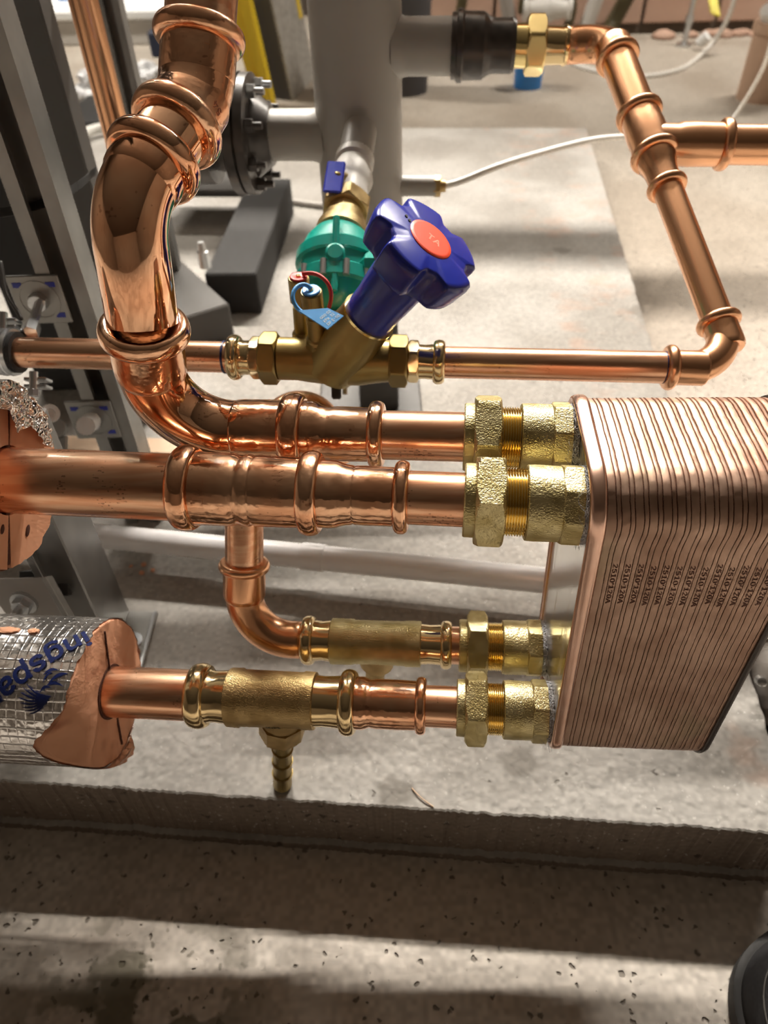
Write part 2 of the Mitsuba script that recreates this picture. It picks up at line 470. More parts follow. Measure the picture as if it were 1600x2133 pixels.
bsdf('m_plinth', proc(plinth_colour), rough=0.85,
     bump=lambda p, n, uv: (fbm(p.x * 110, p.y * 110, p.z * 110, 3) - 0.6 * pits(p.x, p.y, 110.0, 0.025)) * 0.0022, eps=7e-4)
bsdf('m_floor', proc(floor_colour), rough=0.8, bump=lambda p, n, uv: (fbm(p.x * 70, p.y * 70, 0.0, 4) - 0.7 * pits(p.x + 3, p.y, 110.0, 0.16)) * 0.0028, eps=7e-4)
bsdf('m_wall', proc(lambda p, n, uv: mix((0.10, 0.08, 0.062), (0.14, 0.112, 0.09), fbm(p.x * 3, p.y * 3, p.z * 3, 3))), rough=0.9)
bsdf('m_block', proc(lambda p, n, uv: mix((0.44, 0.28, 0.21), (0.58, 0.40, 0.31), fbm(p.x * 6, p.y * 6, p.z * 9, 3))), rough=0.9)
bsdf('m_mortar', (0.11, 0.085, 0.065), rough=0.95)
bsdf('m_ceiling', (0.08, 0.07, 0.06), rough=0.9)
bsdf('m_lamp_body', (0.75, 0.74, 0.72), rough=0.4)

# ------------------------------------------------------------------ the room: floor, walls, ceiling, plinth, battens
X0, X1, Y0, Y1, ZF, ZC = -5.2, 5.2, -7.0, 6.2, -0.11, 3.5
YR = 5.25                                     # the right half of the back wall stands nearer


def grid_floor():
    m = trimesh.creation.box([X1 - X0 + 0.4, Y1 - Y0 + 0.4, 0.1])
    m.apply_translation([(X0 + X1) / 2, (Y0 + Y1) / 2, ZF - 0.05])
    return m


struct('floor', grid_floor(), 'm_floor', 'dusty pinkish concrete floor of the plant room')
struct('ceiling', trimesh.creation.box([X1 - X0 + .4, Y1 - Y0 + .4, 0.1], T().translate([(X0 + X1) / 2, (Y0 + Y1) / 2, ZC + 0.05]).matrix), 'm_ceiling', 'plain ceiling of the plant room')
struct('wall_left', bx([X0 - 0.15, Y0, ZF], [0.15, 0, 0], [0, Y1 - Y0, 0], [0, 0, ZC - ZF]), 'm_wall', 'bare wall on the left')
struct('wall_right', bx([X1, Y0, ZF], [0.15, 0, 0], [0, Y1 - Y0, 0], [0, 0, ZC - ZF]), 'm_wall', 'bare wall on the right')
struct('wall_front', bx([X0 - .15, Y0 - 0.15, ZF], [X1 - X0 + .3, 0, 0], [0, 0.15, 0], [0, 0, ZC - ZF]), 'm_wall', 'bare wall behind the viewer')
struct('wall_back', bx([X0 - .15, Y1, ZF], [X1 - X0 + .3, 0, 0], [0, 0.15, 0], [0, 0, ZC - ZF]), 'm_wall', 'bare back wall on the left')
wb = struct('wall_back_right', bx([0.3, YR, ZF], [X1 - .3, 0, 0], [0, .2, 0], [0, 0, ZC - ZF]), 'm_mortar', 'back wall of brownish blocks with dark open joints')
brick_mesh = bx([0, -0.02, 0], [0.43, 0, 0], [0, 0.02, 0], [0, 0, 0.2], 0.008)
brick_ply = mikit.ply(brick_mesh, 'm_block')
for row in range(3):
    for q in range(10):
        x = 0.31 + q * 0.45 + (0.225 if row % 2 else 0)
        if x + .43 < X1:
            k = name('block', wb)
            scene[k] = {**brick_ply, 'to_world': T().translate([x, YR + rng.uniform(-.006, .004), ZF + 0.055 + row * 0.222 + rng.uniform(-.004, .004)])}


def plinth():
    """the cast slab: ragged front arris, worn right edge, straight back"""
    fl, fr = G(0, 1638), G(1600, 1752)
    fd = unit(fr - fl)
    corner = G(1600, 1735) + fd * 0.035
    left = fl - fd * 1.9
    rb = G(1222, 266)
    lb = rb - UH * 3.6
    pts = []
    n = 900
    for i in range(n + 1):
        p = left + (corner - left) * i / n
        s = np.linalg.norm(p - left)
        j = 0.0016 * (meshkit.fbm([[s * 75, 0, 0]], 4)[0] - 0.5) + 0.0024 * (meshkit.noise([[s * 420, 3, 0]])[0] - 0.5)
        chip = max(0.0, meshkit.noise([[s * 21, 9, 0]])[0] - 0.86) * 0.016
        pts.append([p[0] + j * .1, p[1] + j + chip, s])
    top = [(x, y) for x, y, _ in pts]
    m2 = 160
    for i in range(1, m2 + 1):
        p = corner + (rb - corner) * i / m2
        j = 0.006 * (meshkit.fbm([[i * 0.9, 5, 0]], 3)[0] - 0.5)
        top.append((p[0] + j, p[1]))
    top += [(lb[0], lb[1])]
    top = np.array(top)
    # rings from the bottom up; the front face has a slight foot
    lev = [(-0.112, -0.010, 0), (-0.100, -0.008, 0), (-0.097, -0.001, 0), (-0.06, 0.001, 0), (-0.006, 0.0, 0), (-0.0016, 0.0006, 0), (0.0, 0.0028, 0)]
    c = top.mean(0)
    V_ = []
    for k, (z, off, _) in enumerate(lev):
        nrm = np.zeros_like(top)
        nrm[:n + 1] = np.array([fd[1], -fd[0]]) * -1
        nrm[:n + 1] = [-fd[1] * 0 + 0.0, 1.0]
        nrm[n + 1:n + 1 + m2] = [-1.0, 0.0]
        ring = top + nrm * off
        if 0 < k < 5:
            w = meshkit.fbm(np.c_[top[:, 0] * 30, top[:, 1] * 30, np.full(len(top), z * 30)], 3)[:, None] - .5
            ring = ring + nrm * w * 0.0025
        V_.append(np.c_[ring, np.full(len(ring), z)])
    N = len(top)
    v = np.vstack(V_)
    i = np.arange(N)
    j = (i + 1) % N
    f = []
    for k in range(len(lev) - 1):
        p, q = k * N, (k + 1) * N
        f += [np.stack([p + i, p + j, q + j], 1), np.stack([p + i, q + j, q + i], 1)]
    cap = trimesh.creation.triangulate_polygon(Polygon(V_[-1][:, :2]), engine='earcut')
    cv = np.c_[cap[0], np.zeros(len(cap[0]))]
    fc = cap[1] + len(v)
    m = trimesh.Trimesh(np.vstack([v, cv]), np.vstack(f + [fc]), process=False)
    return m


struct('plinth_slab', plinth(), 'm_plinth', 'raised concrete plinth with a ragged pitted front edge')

for i, (x0, x1, y, z, w, tilt, s) in enumerate(BATTENS):
    k = thing('ceiling_batten', ['angled linear batten shining down on the pipework', 'linear ceiling batten towards the far left corner', 'linear ceiling batten towards the far right corner'][i], 'lamp', 'ceiling battens')
    a = math.radians(tilt)
    nrm = np.array([0, -math.sin(a), -math.cos(a)])                 # the way the diffuser faces
    ey = np.array([0, math.cos(a), -math.sin(a)])
    c0 = np.array([x0, y, z])
    part('lamp_body', bx(c0 - ey * (w / 2 + .015) - nrm * .062 - [.03, 0, 0], [x1 - x0 + .06, 0, 0], ey * (w + .03), nrm * .060, .006), 'm_lamp_body', k)
    for x in (x0 + .15, x1 - .15):
        part('suspension', lathe(np.array([x, y, z]) - nrm * .06 + Z * .01, Z, [(0, .006), (ZC - z - .05, .006)], 12), 'm_zinc', k)
    q = [c0 - ey * w / 2, c0 + [x1 - x0, 0, 0] - ey * w / 2, c0 + [x1 - x0, 0, 0] + ey * w / 2, c0 + ey * w / 2]
    m = trimesh.Trimesh(np.array(q), [[0, 1, 2], [0, 2, 3]], process=False)
    if m.face_normals[0] @ nrm < 0:
        m.invert()
    d = mikit.ply(m, 'm_lamp_body')
    d['emitter'] = {'type': 'area', 'radiance': {'type': 'rgb', 'value': (LIGHT_TINT * s).tolist()}}
    scene[name('diffuser', k)] = d

# ------------------------------------------------------------------ the plate heat exchanger
HU = unit(np.array([.9948, -.0951, .0367]))
HV = np.array([.0962, .995, -.0286]); HV = unit(HV - HU * (HV @ HU))
HK = np.cross(HU, HV)
HO = np.array([.1579, .36, .1503])
HW, HH, HL, HR = .1506, .3423, .1450, .036
FAN = .11                                     # the stack opens slightly towards the top


def hx_outline(off=0.0, inset=0.0, nc=22, ns=(26, 46)):
    """rounded rectangle in (v, k): points and outward normals, run from the middle of the front side upwards"""
    c = [(HR, HR), (HW - HR, HR), (HW - HR, HH - HR), (HR, HH - HR)]
    pts, nrm = [], []

    def straight(p, q, n, k):
        for s in np.linspace(0, 1, k, endpoint=False):
            pts.append(np.array(p) * (1 - s) + np.array(q) * s)
            nrm.append(n)

    def arc(ctr, a0, a1):
        for a in np.linspace(a0, a1, nc, endpoint=False):
            e = np.array([math.cos(a), math.sin(a)])
            pts.append(np.array(ctr) + e * HR)
            nrm.append(e)
    pi = math.pi
    straight((0, HR), (0, HH - HR), (-1, 0), ns[1])
    arc(c[3], pi, pi / 2)
    straight((HR, HH), (HW - HR, HH), (0, 1), ns[0])
    arc(c[2], pi / 2, 0)
    straight((HW, HH - HR), (HW, HR), (1, 0), ns[1])
    arc(c[1], 0, -pi / 2)
    straight((HW - HR, 0), (HR, 0), (0, -1), ns[0])
    arc(c[0], -pi / 2, -pi)
    return np.array(pts) + np.array(nrm) * off, np.array(nrm, float)


HP, HN = hx_outline()
HS = np.r_[0, np.cumsum(np.linalg.norm(np.diff(HP, axis=0), axis=1))]


def hx_pt(u, v, k):
    return HO + HU * u * (1 + FAN * k / HH) + HV * v + HK * k


hx = thing('heat_exchanger', 'brazed plate heat exchanger of stacked copper edged plates at the right', 'heat exchanger')
# end plate: a brushed steel face with a rolled copper lip


def hx_disc(u0, u1, inset):
    pts, _ = hx_outline(-inset)
    m = trimesh.creation.extrude_polygon(Polygon(pts), u1 - u0, engine='earcut')
    m.apply_translation([0, 0, u0])
    m.vertices[:, 2] *= 1 + FAN * m.vertices[:, 1] / HH
    m.apply_transform(M(HO, HV, HK, HU))
    return m


def hx_ring(prof):
    """closed band round the outline; prof = [(u, off), ...]"""
    N = len(HP)
    v = np.concatenate([HO + (u * (1 + FAN * HP[:, 1:] / HH)) * HU + (HP[:, :1] + HN[:, :1] * o) * HV + (HP[:, 1:] + HN[:, 1:] * o) * HK for u, o in prof])
    i = np.arange(N)
    j = (i + 1) % N
    f = []
    for k in range(len(prof) - 1):
        p, q = k * N, (k + 1) * N
        f += [np.stack([p + i, q + j, p + j], 1), np.stack([p + i, q + i, q + j], 1)]
    m = trimesh.Trimesh(v, np.vstack(f), process=False)
    return m


part('end_plate', hx_disc(0.002, 0.006, 0.003), 'm_hex_steel', hx, 'brushed steel end plate between the four ports')
lip = [(0.0025, -0.006), (0.0005, -0.0045), (-0.001, -0.002), (-0.0012, 0.0), (-0.0005, 0.0018), (0.0015, 0.003), (0.004, 0.0034), (0.0075, 0.0032), (0.0092, 0.002), (0.0098, 0.0), (0.0098, -0.003)]
part('end_lip', hx_ring(lip), 'm_hex_lip', hx, 'rolled copper lip around the end plate', smooth=60)
NP = 15
U0, U1 = 0.0098, HL - 0.006
pitch = (U1 - U0) / NP


def edge_line(i):
    """where the joint i between two plates runs along the outline"""
    base = U0 + (i // 2) * pitch + (i % 2) * pitch * 0.64
    if i == 0 or i == 2 * NP:
        return np.full(len(HP), base)
    q = np.c_[HP[:, 0] * 260, HP[:, 1] * 260, np.full(len(HP), i * 7.3)]
    slow = np.c_[HP[:, 0] * 45, HP[:, 1] * 45, np.full(len(HP), 3.0)]
    knee = np.exp(-((HP[:, 0] - 0.002) / 0.02) ** 2 - ((HP[:, 1] - (HH - 0.030)) / 0.014) ** 2) * 0.0014
    knee2 = np.exp(-((HP[:, 1] - (HH - 0.002)) / 0.01) ** 2 - ((HP[:, 0] - (HW - 0.02)) / 0.014) ** 2) * -0.0013
    return base + (meshkit.noise(q, 2) - .5) * 0.0004 + (meshkit.fbm(slow, 2) - .5) * 0.0008 + knee + knee2


lines = [edge_line(i) for i in range(2 * NP + 1)]
for i in range(2 * NP):
    a, b = lines[i], lines[i + 1]
    w = b - a
    rowu = [a + .00012, a + .00026, a + .00055, a + w * .5, b - .00055, b - .00026, b - .00012]
    rowo = [-.0013, -.00015, 0.0, 0.00008, 0.0, -.00015, -.0013]
    dent = (meshkit.noise(np.c_[HP[:, 0] * 330, HP[:, 1] * 330, np.full(len(HP), i * 3.1)], 5) - .5) * .0005
    top = np.exp(-((HP[:, 1] - HH) / 0.03) ** 2)
    N = len(HP)
    rows = []
    for q, (uu, oo) in enumerate(zip(rowu, rowo)):
        o = oo + dent * (1 if 0 < q < 6 else 0) - top * .0007 * (q - 3) / 3.0
        rows.append(HO + (uu * (1 + FAN * HP[:, 1] / HH))[:, None] * HU + (HP[:, :1] + HN[:, :1] * o[:, None] if np.ndim(o) else HP[:, :1] + HN[:, :1] * o) * HV + (HP[:, 1:] + HN[:, 1:] * (o[:, None] if np.ndim(o) else o)) * HK)
    v = np.concatenate(rows)
    ii = np.arange(N)
    jj = (ii + 1) % N
    f = []
    for q in range(len(rows) - 1):
        p, s = q * N, (q + 1) * N
        f += [np.stack([p + ii, s + jj, p + jj], 1), np.stack([p + ii, s + ii, s + jj], 1)]
    pk = part('plate', trimesh.Trimesh(v, np.vstack(f), process=False), 'm_hex_plate', hx, smooth=30)
    if i % 2 == 0 and i > 0:
        um = (a[10] + b[10]) / 2
        kk = HH - 0.0945 + rng.uniform(-.002, .002)
        tm = flat_text("2510'120A" if i % 4 else "2510\u00b7120A", .0036, .00025, hx_pt(um - .0018, -.0004, kk + .021), -HK, HU)
        tm.vertices += (tm.vertices - tm.vertices.mean(0)) @ np.outer(HK, HK) * 0.62
        part('stamped_number', tm, 'm_hex_groove', pk, 'dark stamped number', smooth=False)
part('core', hx_disc(0.006, HL - .004, 0.0013), 'm_hex_groove', hx, 'dark joints between the plates')
back = hx_ring([(HL - .0062, -.003), (HL - .0062, .0016), (HL - .004, .0022), (HL - .001, .001), (HL, -.004)])
part('back_plate', cat(back, hx_disc(HL - .003, HL - .0005, .0035)), 'm_hex_back', hx, 'dark rear plate edge', smooth=50)

# ------------------------------------------------------------------ compression fittings on the four ports


def line(p, q):
    return p, unit(p - q)


LFT = line(P(967, 1041, .561), P(300, 1012, .5847))
LBT = line(P(967, 910, .617), P(560, 900, .634))
LFB = line(P(952, 1473, .745), P(340, 1445, .775))
LBB = line(P(957, 1344, .800), P(640, 1333, .815))


def stretch(o, d):
    """distance from o along d to the end plate of the exchanger"""
    return ((HO - o) @ HU) / (d @ HU) + 0.0015


def fibre_tuft(o, d, r, t, n, seed, loops=0):
    g = np.random.default_rng(seed)
    x, y, d = frame(d)
    ms = []
    for _ in range(n):
        a = g.uniform(0, 2 * math.pi)
        rr = r + g.uniform(-.0008, .0034)
        sp = g.uniform(.4, 1.5) * g.choice([-1, 1])
        pts = []
        for s in np.linspace(0, 1, 9):
            an = a + sp * s
            pts.append(o + d * (t + g.uniform(-.0028, .0028)) + (math.cos(an) * x + math.sin(an) * y) * (rr + g.uniform(-.0007, .0009)))
        ms.append(tube(spline(pts, 18), g.uniform(.00026, .0005), 5))
    for _ in range(n // 4):                                   # loose ends
        a = g.uniform(0, 2 * math.pi)
        e = math.cos(a) * x + math.sin(a) * y
        p = o + d * (t + g.uniform(-.002, .002)) + e * r
        q = g.normal(size=3)
        ms.append(tube(spline([p, p + e * .003 + q * .001, p + e * .006 + q * .002, p + e * g.uniform(.007, .011) + q * .0028], 12), .00014, 4))
    for _ in range(loops):                                    # curly strands hanging off
        a = g.uniform(.2, 1.6)
        e = math.cos(a) * x + math.sin(a) * y
        p = o + d * t + e * (r + .001)
        f = R[2] * -1
        c = p - R[1] * g.uniform(-.004, .004) + f * .004 + R[0] * g.uniform(-.004, .004)
        rad = g.uniform(.004, .008)
        ph = g.uniform(0, 6)
        pts = [c + rad * (math.cos(ph + s) * R[0] + math.sin(ph + s) * 1.2 * R[1]) + f * .002 * math.sin(2 * s) for s in np.linspace(0, g.uniform(3, 6.5), 12)]
        ms.append(tube(spline(pts, 40), .00013, 4))
    return cat(ms)


def compression(o, d, rot, label, seed, loops, dark):
    k = thing('compression_coupling', label, 'pipe fitting', 'brass couplings on the exchanger ports')
    L = stretch(o, d)
    hint = -R[2]
    nut = cat(lathe(o, d, [(-.0004, .0214), (-.0004, .0278), (.0006, .0286), (.0085, .0287), (.0098, .0283)], 72, hint),
              hexnut(o, d, .0386, .0080, .0300, rot, hint))
    part('nut', nut, 'm_brass_cast', k, 'six sided compression nut', smooth=24)
    pr = [(.029, .0235)]
    t = .0302
    while t < .0462:
        pr += [(t, .0246), (t + .0008, .0262), (t + .0012, .0262), (t + .0020, .0246)]
        t += .00205
    part('thread', lathe(o, d, pr + [(.0466, .0240)], 96, hint), 'm_brass_bright', k, 'bright turned thread', smooth=28)
    e = L - .0045
    part('body', lathe(o, d, [(.0463, .0242), (.0463, .0282), (.0471, .0291), (.0530, .0294), (e - .0155, .0290), (e - .010, .0284)], 72, hint), 'm_brass_cast', k, smooth=30)
    part('body_hexagon', hexnut(o, d, .0318, e - .0150, e, rot + .32, hint, c0=True, c1=False, n=8), 'm_brass_cast', k, 'flats at the threaded end', smooth=24)
    part('socket', lathe(o, d, [(e - .001, .0255), (L, .0255)], 48, hint), 'm_brass_stain', k, 'dark sealed thread end')
    part('hemp_fibre', fibre_tuft(o, d, .0262, (e + L) / 2 + .0002, 190, seed, loops), 'm_hemp', k, 'grey hemp sealing fibres', stuff=True, smooth=True)
    return k


compression(*LFT, math.radians(34), 'large brass compression coupling at the front upper port of the exchanger', 11, 7, (.75,))
compression(*LBT, math.radians(46), 'brass compression coupling at the rear upper port of the exchanger', 12, 6, (.8,))
compression(*LFB, math.radians(33), 'brass compression coupling at the front lower port of the exchanger', 13, 2, (.75,))
compression(*LBB, math.radians(56), 'brass compression coupling at the rear lower port of the exchanger', 14, 1, (.8,))

# ------------------------------------------------------------------ upper front run: insulated pipe, straight coupling, reducer, stub


def st(L_, x):
    """distance along the line L_ of the point seen in column x, and its depth"""
    p = along(*L_, x=x)
    return (p - L_[0]) @ L_[1], pix(p)[1]


def prof(L_, items):
    """lathe profile from pixel stations: (x, half height) or ('b', x0, x1, half height, peak) for a rolled bead"""
    out = []
    for it in items:
        if it[0] == 'b':
            (t0, z0), (t1, _) = st(L_, it[1]), st(L_, it[2])
            r0, r1 = it[3] * z0 / F, it[4] * z0 / F
            out += bead((t0 + t1) / 2, r0, r1 - r0, abs(t1 - t0), 13)
        else:
            t, z = st(L_, it[0])
            out.append((t, it[1] * z / F))
    return sorted(out, key=lambda q: q[0]) if not any(i[0] == 'b' for i in items) else out


def pipe(L_, x0, x1, r, label, bs='m_copper_pipe', base='copper_pipe', group=None):
    p, q = along(*L_, x=x0), along(*L_, x=x1)
    return solo(base, lathe(p, unit(q - p), [(0, r * .93), (0.0004, r), (np.linalg.norm(q - p) - .0004, r), (np.linalg.norm(q - p), r * .93)], 96), bs, label, 'pipe', group)


R54, R42, R35 = .027, .021, .0175
pipe(LFT, -330, 374, R54, 'wide copper pipe running into the upper foam insulation')
cp = thing('press_coupling', 'wide copper press coupling on the nearest upper pipe', 'pipe fitting')
part('body', lathe(*LFT, prof(LFT, [(369, 72.5), ('b', 369, 413, 75, 90), (416, 77), (432, 76), (470, 76), (488, 75.5), (496, 72), (501, 70.5), (507, 72), (514, 74.5), (524, 74.5), (528, 72), (532, 72), (537, 74), (590, 74), (625, 73.5), ('b', 628, 670, 73.5, 89), (670, 62)]), 128), 'm_copper_fitting', cp, smooth=35)
x_, y_, d_ = frame(LFT[1], -R[2])
t, z = st(LFT, 435)
part('stamped_mark', wrap_text('IVI', .0095, .00035, *LFT, 76.2 * z / F, t, math.radians(-7), (0, 1), -R[2]), 'm_copper_fitting', cp, smooth=False)
t, z = st(LFT, 592)
part('stamped_mark', wrap_text('L  FERR', .0085, .0003, *LFT, 73.9 * z / F, t, math.radians(3), (0, 1), -R[2]), 'm_copper_fitting', cp, smooth=False)
rd = thing('press_reducer', 'copper press reducer between the wide upper coupling and the exchanger stub', 'pipe fitting')
part('body', lathe(*LFT, prof(LFT, [(668, 66), (669, 71), (690, 71), (702, 70), (713, 66), (722, 63.5), (733, 62.5), (738, 60.5), (743, 62), (760, 62.5), (805, 62), (818, 62), ('b', 821, 853, 61, 77.5), (853, 55)]), 112), 'm_copper_fitting', rd, smooth=35)
t, z = st(LFT, 795)
part('stamped_mark', wrap_text('FERR 42', .006, .0002, *LFT, 61.7 * z / F, t, math.radians(5), (0, 1), -R[2]), 'm_copper_fitting', rd, smooth=False)
pipe(LFT, 850, 972, R42, 'short copper stub entering the front upper compression nut', group='short copper stubs at the exchanger nuts')

# ------------------------------------------------------------------ upper rear run and its swept riser
pipe(LBT, 796, 972, R42, 'short copper stub entering the rear upper compression nut', group='short copper stubs at the exchanger nuts')
rd = thing('press_reducer', 'copper press reducer between the large swept elbow and the rear exchanger stub', 'pipe fitting')
part('body', lathe(*LBT, prof(LBT, [(634, 62), (635, 67), (645, 68), (657, 66), (668, 60), (677, 56.5), (684, 54.5), (690, 55.5), (700, 57), (740, 57), (766, 56.5), ('b', 769, 801, 56, 71), (801, 52)]), 112), 'm_copper_fitting', rd, smooth=35)
t, z = st(LBT, 738)
part('stamped_mark', wrap_text('54x42', .006, .0004, *LBT, 56.8 * z / F, t, math.radians(-12), (0, 1), -R[2]), 'm_copper_fitting', rd, smooth=False)

C1 = along(*LBT, x=335)
RING1 = P(300, 684, .565)
C2, C3 = P(261, 428, .520), P(408, 204, .566)
DUP = axis_from((415, 68), (.06, -1), .42)
leg = unit(RING1 - C1)
leg2 = unit(C2 - RING1)
el = thing('press_elbow', 'large swept copper elbow turning the rear upper run upwards', 'pipe fitting')
path = fillet([along(*LBT, x=500), C1, RING1 - leg * .020], .070, 30)
part('bend', tube(path, R54 * 1.0, 72), 'm_copper_elbow', el, smooth=True)
part('socket', lathe(*LBT, prof(LBT, [(490, 60), (494, 64.5), (498, 66), (512, 67.5), (545, 67.5), (588, 67.5), ('b', 590, 636, 67, 83), (636, 60)]), 112), 'm_copper_fitting', el, smooth=35)
s0 = RING1
part('socket', lathe(s0, leg, [(-.047, .0262), (-.0445, .0274), (-.040, .0286), (-.030, .0290), (-.012, .0288)] + bead(-.002, .0286, .0066, .017, 13) + [(.0065, .0272)], 128), 'm_copper_fitting', el, smooth=35)
t, z = st(LBT, 572)
part('stamped_mark', wrap_text('54', .008, .0004, *LBT, 67.5 * z / F, t, math.radians(8), (0, 1), -R[2]), 'm_copper_fitting', el, smooth=False)

ax = unit(C3 - C2)
e2 = thing('press_elbow', 'polished copper elbow at the upper left bending the riser to the back', 'pipe fitting')
RING2 = along(C2, ax, y=338)
RING3 = along(C2, ax, y=262)
part('bend', tube(fillet([RING1 + leg * .0055, C2, RING2 - ax * .016], .125, 40), R54, 96), 'm_copper_elbow', e2, smooth=True)
part('socket', lathe(RING2, ax, [(-.026, .0264), (-.0245, .0272), (-.022, .0282), (-.018, .0288), (-.010, .0289)] + bead(.0005, .0286, .0070, .017, 13) + [(.0090, .0272)], 128), 'm_copper_elbow', e2, smooth=35)
solo('copper_pipe', lathe(RING2 + ax * .006, ax, [(0, R54 - .0003), (np.linalg.norm(RING3 - RING2) - .010, R54 - .0003)], 96), 'm_copper_elbow', 'short copper pipe between the two upper left elbows', 'pipe')
e3 = thing('press_elbow', 'obtuse copper elbow at the top left leading up out of view', 'pipe fitting')
RING4 = along(C3, DUP, y=76)
part('socket', lathe(RING3, ax, [(-.009, .0272)] + bead(-.001, .0286, .0070, .017, 13) + [(.012, .0289), (.030, .0287), (.034, .0275), (.037, .0262)], 128), 'm_copper_fitting', e3, smooth=35)
part('bend', tube(fillet([RING3 + ax * .010, C3, RING4 - DUP * .006], .06, 24), np.full(len(fillet([RING3 + ax * .010, C3, RING4 - DUP * .006], .06, 24)), .0283), 96), 'm_copper_fitting', e3, smooth=True)
part('socket', lathe(RING4, DUP, [(-.034, .0275), (-.031, .0289), (-.012, .0289)] + bead(.0, .0286, .0064, .015, 13) + [(.0075, .0272)], 128), 'm_copper_fitting', e3, smooth=35)
t4 = -.022
part('stamped_mark', wrap_text('H', .0075, .0004, RING4, DUP, .0289, -.016, math.radians(-28), (0, 1), -R[2]), 'm_copper_fitting', e3, smooth=False)
part('stamped_mark', wrap_text('54', .006, .0004, RING3, ax, .0289, .017, math.radians(-64), (0, 1), -R[2]), 'm_copper_dark', e3, smooth=False)
solo('copper_pipe', lathe(RING4 + DUP * .005, DUP, [(0, R54), (.60, R54)], 96), 'm_copper_pipe', 'copper pipe rising out of view above the top left elbow', 'pipe')

# ------------------------------------------------------------------ lower front run: brass tee with drain tail
pipe(LFB, 885, 958, R42, 'short copper stub entering the front lower compression nut', group='short copper stubs at the exchanger nuts')
rd = thing('press_reducer', 'copper press reducer between the brass tee and the front lower nut', 'pipe fitting')
part('body', lathe(*LFB, prof(LFB, [(736, 48), (738, 53), (745, 54), (757, 54), (765, 51), (771, 48.5), (778, 50), (790, 51), (830, 51), (866, 50), ('b', 866, 888, 49, 59), (888, 43)]), 96), 'm_copper_fitting', rd, smooth=35)
te = thing('drain_tee', 'rough brass drain tee with a ribbed hose tail underneath', 'pipe fitting')
part('body', lathe(*LFB, prof(LFB, [(478, 55), (480, 60), (503, 61), (507, 58.5), (550, 58), (630, 57.5), (634, 60), (657, 59), (659, 54)]), 96), 'm_brass_bronze', te, smooth=35)
part('socket', lathe(*LFB, prof(LFB, [(398, 53), ('b', 399, 437, 55, 67), (439, 54), (448, 52.5), (462, 53.5), (482, 55.5)]), 96), 'm_brass_socket', te, 'polished brass press socket', smooth=40)
part('socket', lathe(*LFB, prof(LFB, [(655, 53.5), (675, 51.5), (695, 52.5), (709, 54), ('b', 710, 743, 54, 68), (743, 48)]), 96), 'm_brass_socket', te, 'polished brass press socket', smooth=40)
bc = along(*LFB, x=588)
dn = unit(np.array([-0.11, -0.06, -1.0]))
tip = along(bc, dn, y=1633)
Lt = np.linalg.norm(tip - bc)
part('branch', cat(lathe(bc, dn, [(.015, .0225), (.048, .0225), (.050, .020), (.051, .010)], 48), hexnut(bc, dn, .0255, .034, .058, .2, c0=False, n=8)), 'm_brass_bronze', te, 'eight sided drain boss', smooth=25)
rb = [(.056, .0100), (.060, .0112)]
t = .066
while t < Lt - .004:
    rb += [(t, .0108), (t + .0005, .0124), (t + .0070, .0110)]
    t += (Lt - .068) / 4
part('hose_tail', lathe(bc, dn, rb + [(Lt - .0006, .0112), (Lt, .0104), (Lt, .0065), (Lt - .012, .006)], 48), 'm_brass_valve', te, 'ribbed brass hose tail', smooth=25)
part('drain_key', lathe(bc + dn * .052 + R[0] * .012, unit(UH * .45 + V - Z * .2), [(0, .006), (.016, .006), (.018, .0125), (.028, .0125), (.029, .008)], 32), 'm_brass_bronze', te)
t, z = st(LFB, 575)
part('stamped_mark', wrap_text('KOI', .006, .0005, *LFB, 58.1 * z / F, t, math.radians(-66), (1, 0), -R[2]), 'm_brass_stain', te, 'dark cast letters', smooth=False)
part('stamped_mark', flat_text('1/2', .0055, .0008, bc + dn * .046 - R[2] * .0245 - R[0] * .006, R[0], -R[1]), 'm_brass_stain', te, 'dark cast size mark', smooth=False)
pipe(LFB, 205, 402, R54 * .99, 'copper pipe between the foil wrapped insulation and the brass drain tee')

# ------------------------------------------------------------------ lower rear run: brass coupling and swept riser
pipe(LBB, 938, 962, R42 * .98, 'short copper stub entering the rear lower compression nut', group='short copper stubs at the exchanger nuts')
te = thing('drain_tee', 'rough brass tee behind the drain tee on the rear lower run', 'pipe fitting')
part('body', lathe(*LBB, prof(LBB, [(690, 44), (692, 47.5), (736, 47.5), (739, 45.5), (800, 45.5), (842, 46), (846, 47.5), (876, 47.5), (878, 43)]), 96), 'm_brass_cast', te, smooth=35)
part('socket', lathe(*LBB, prof(LBB, [(630, 41), ('b', 631, 656, 42, 51), (658, 42), (672, 40.5), (694, 43.5)]), 80), 'm_brass_socket', te, 'polished brass press socket', smooth=40)
part('socket', lathe(*LBB, prof(LBB, [(874, 42), (896, 40), (917, 41.5), ('b', 918, 941, 41.5, 50), (941, 38)]), 80), 'm_brass_socket', te, 'polished brass press socket', smooth=40)
b2 = along(*LBB, x=790)
part('branch', cat(lathe(b2, dn, [(.012, .0195), (.034, .0195), (.035, .012), (.060, .011), (.0605, .007)], 40)), 'm_brass_bronze', te, 'drain boss')
CB = along(*LBB, x=509)
EL = thing('press_elbow', 'copper elbow dropping behind the wide coupling to the rear brass tee', 'pipe fitting')
RB = P(509, 1178, .792)
up = unit(RB - CB)
part('bend', tube(fillet([along(*LBB, x=637), CB, RB - up * .02], .052, 26), R42 * .985, 64), 'm_copper_far', EL, smooth=True)
part('socket', lathe(RB, up, [(-.040, .0208), (-.037, .0222), (-.033, .0230), (-.008, .0228)] + bead(.0, .0228, .0050, .011, 11) + [(.0055, .0212)], 80), 'm_copper_far', EL, smooth=35)
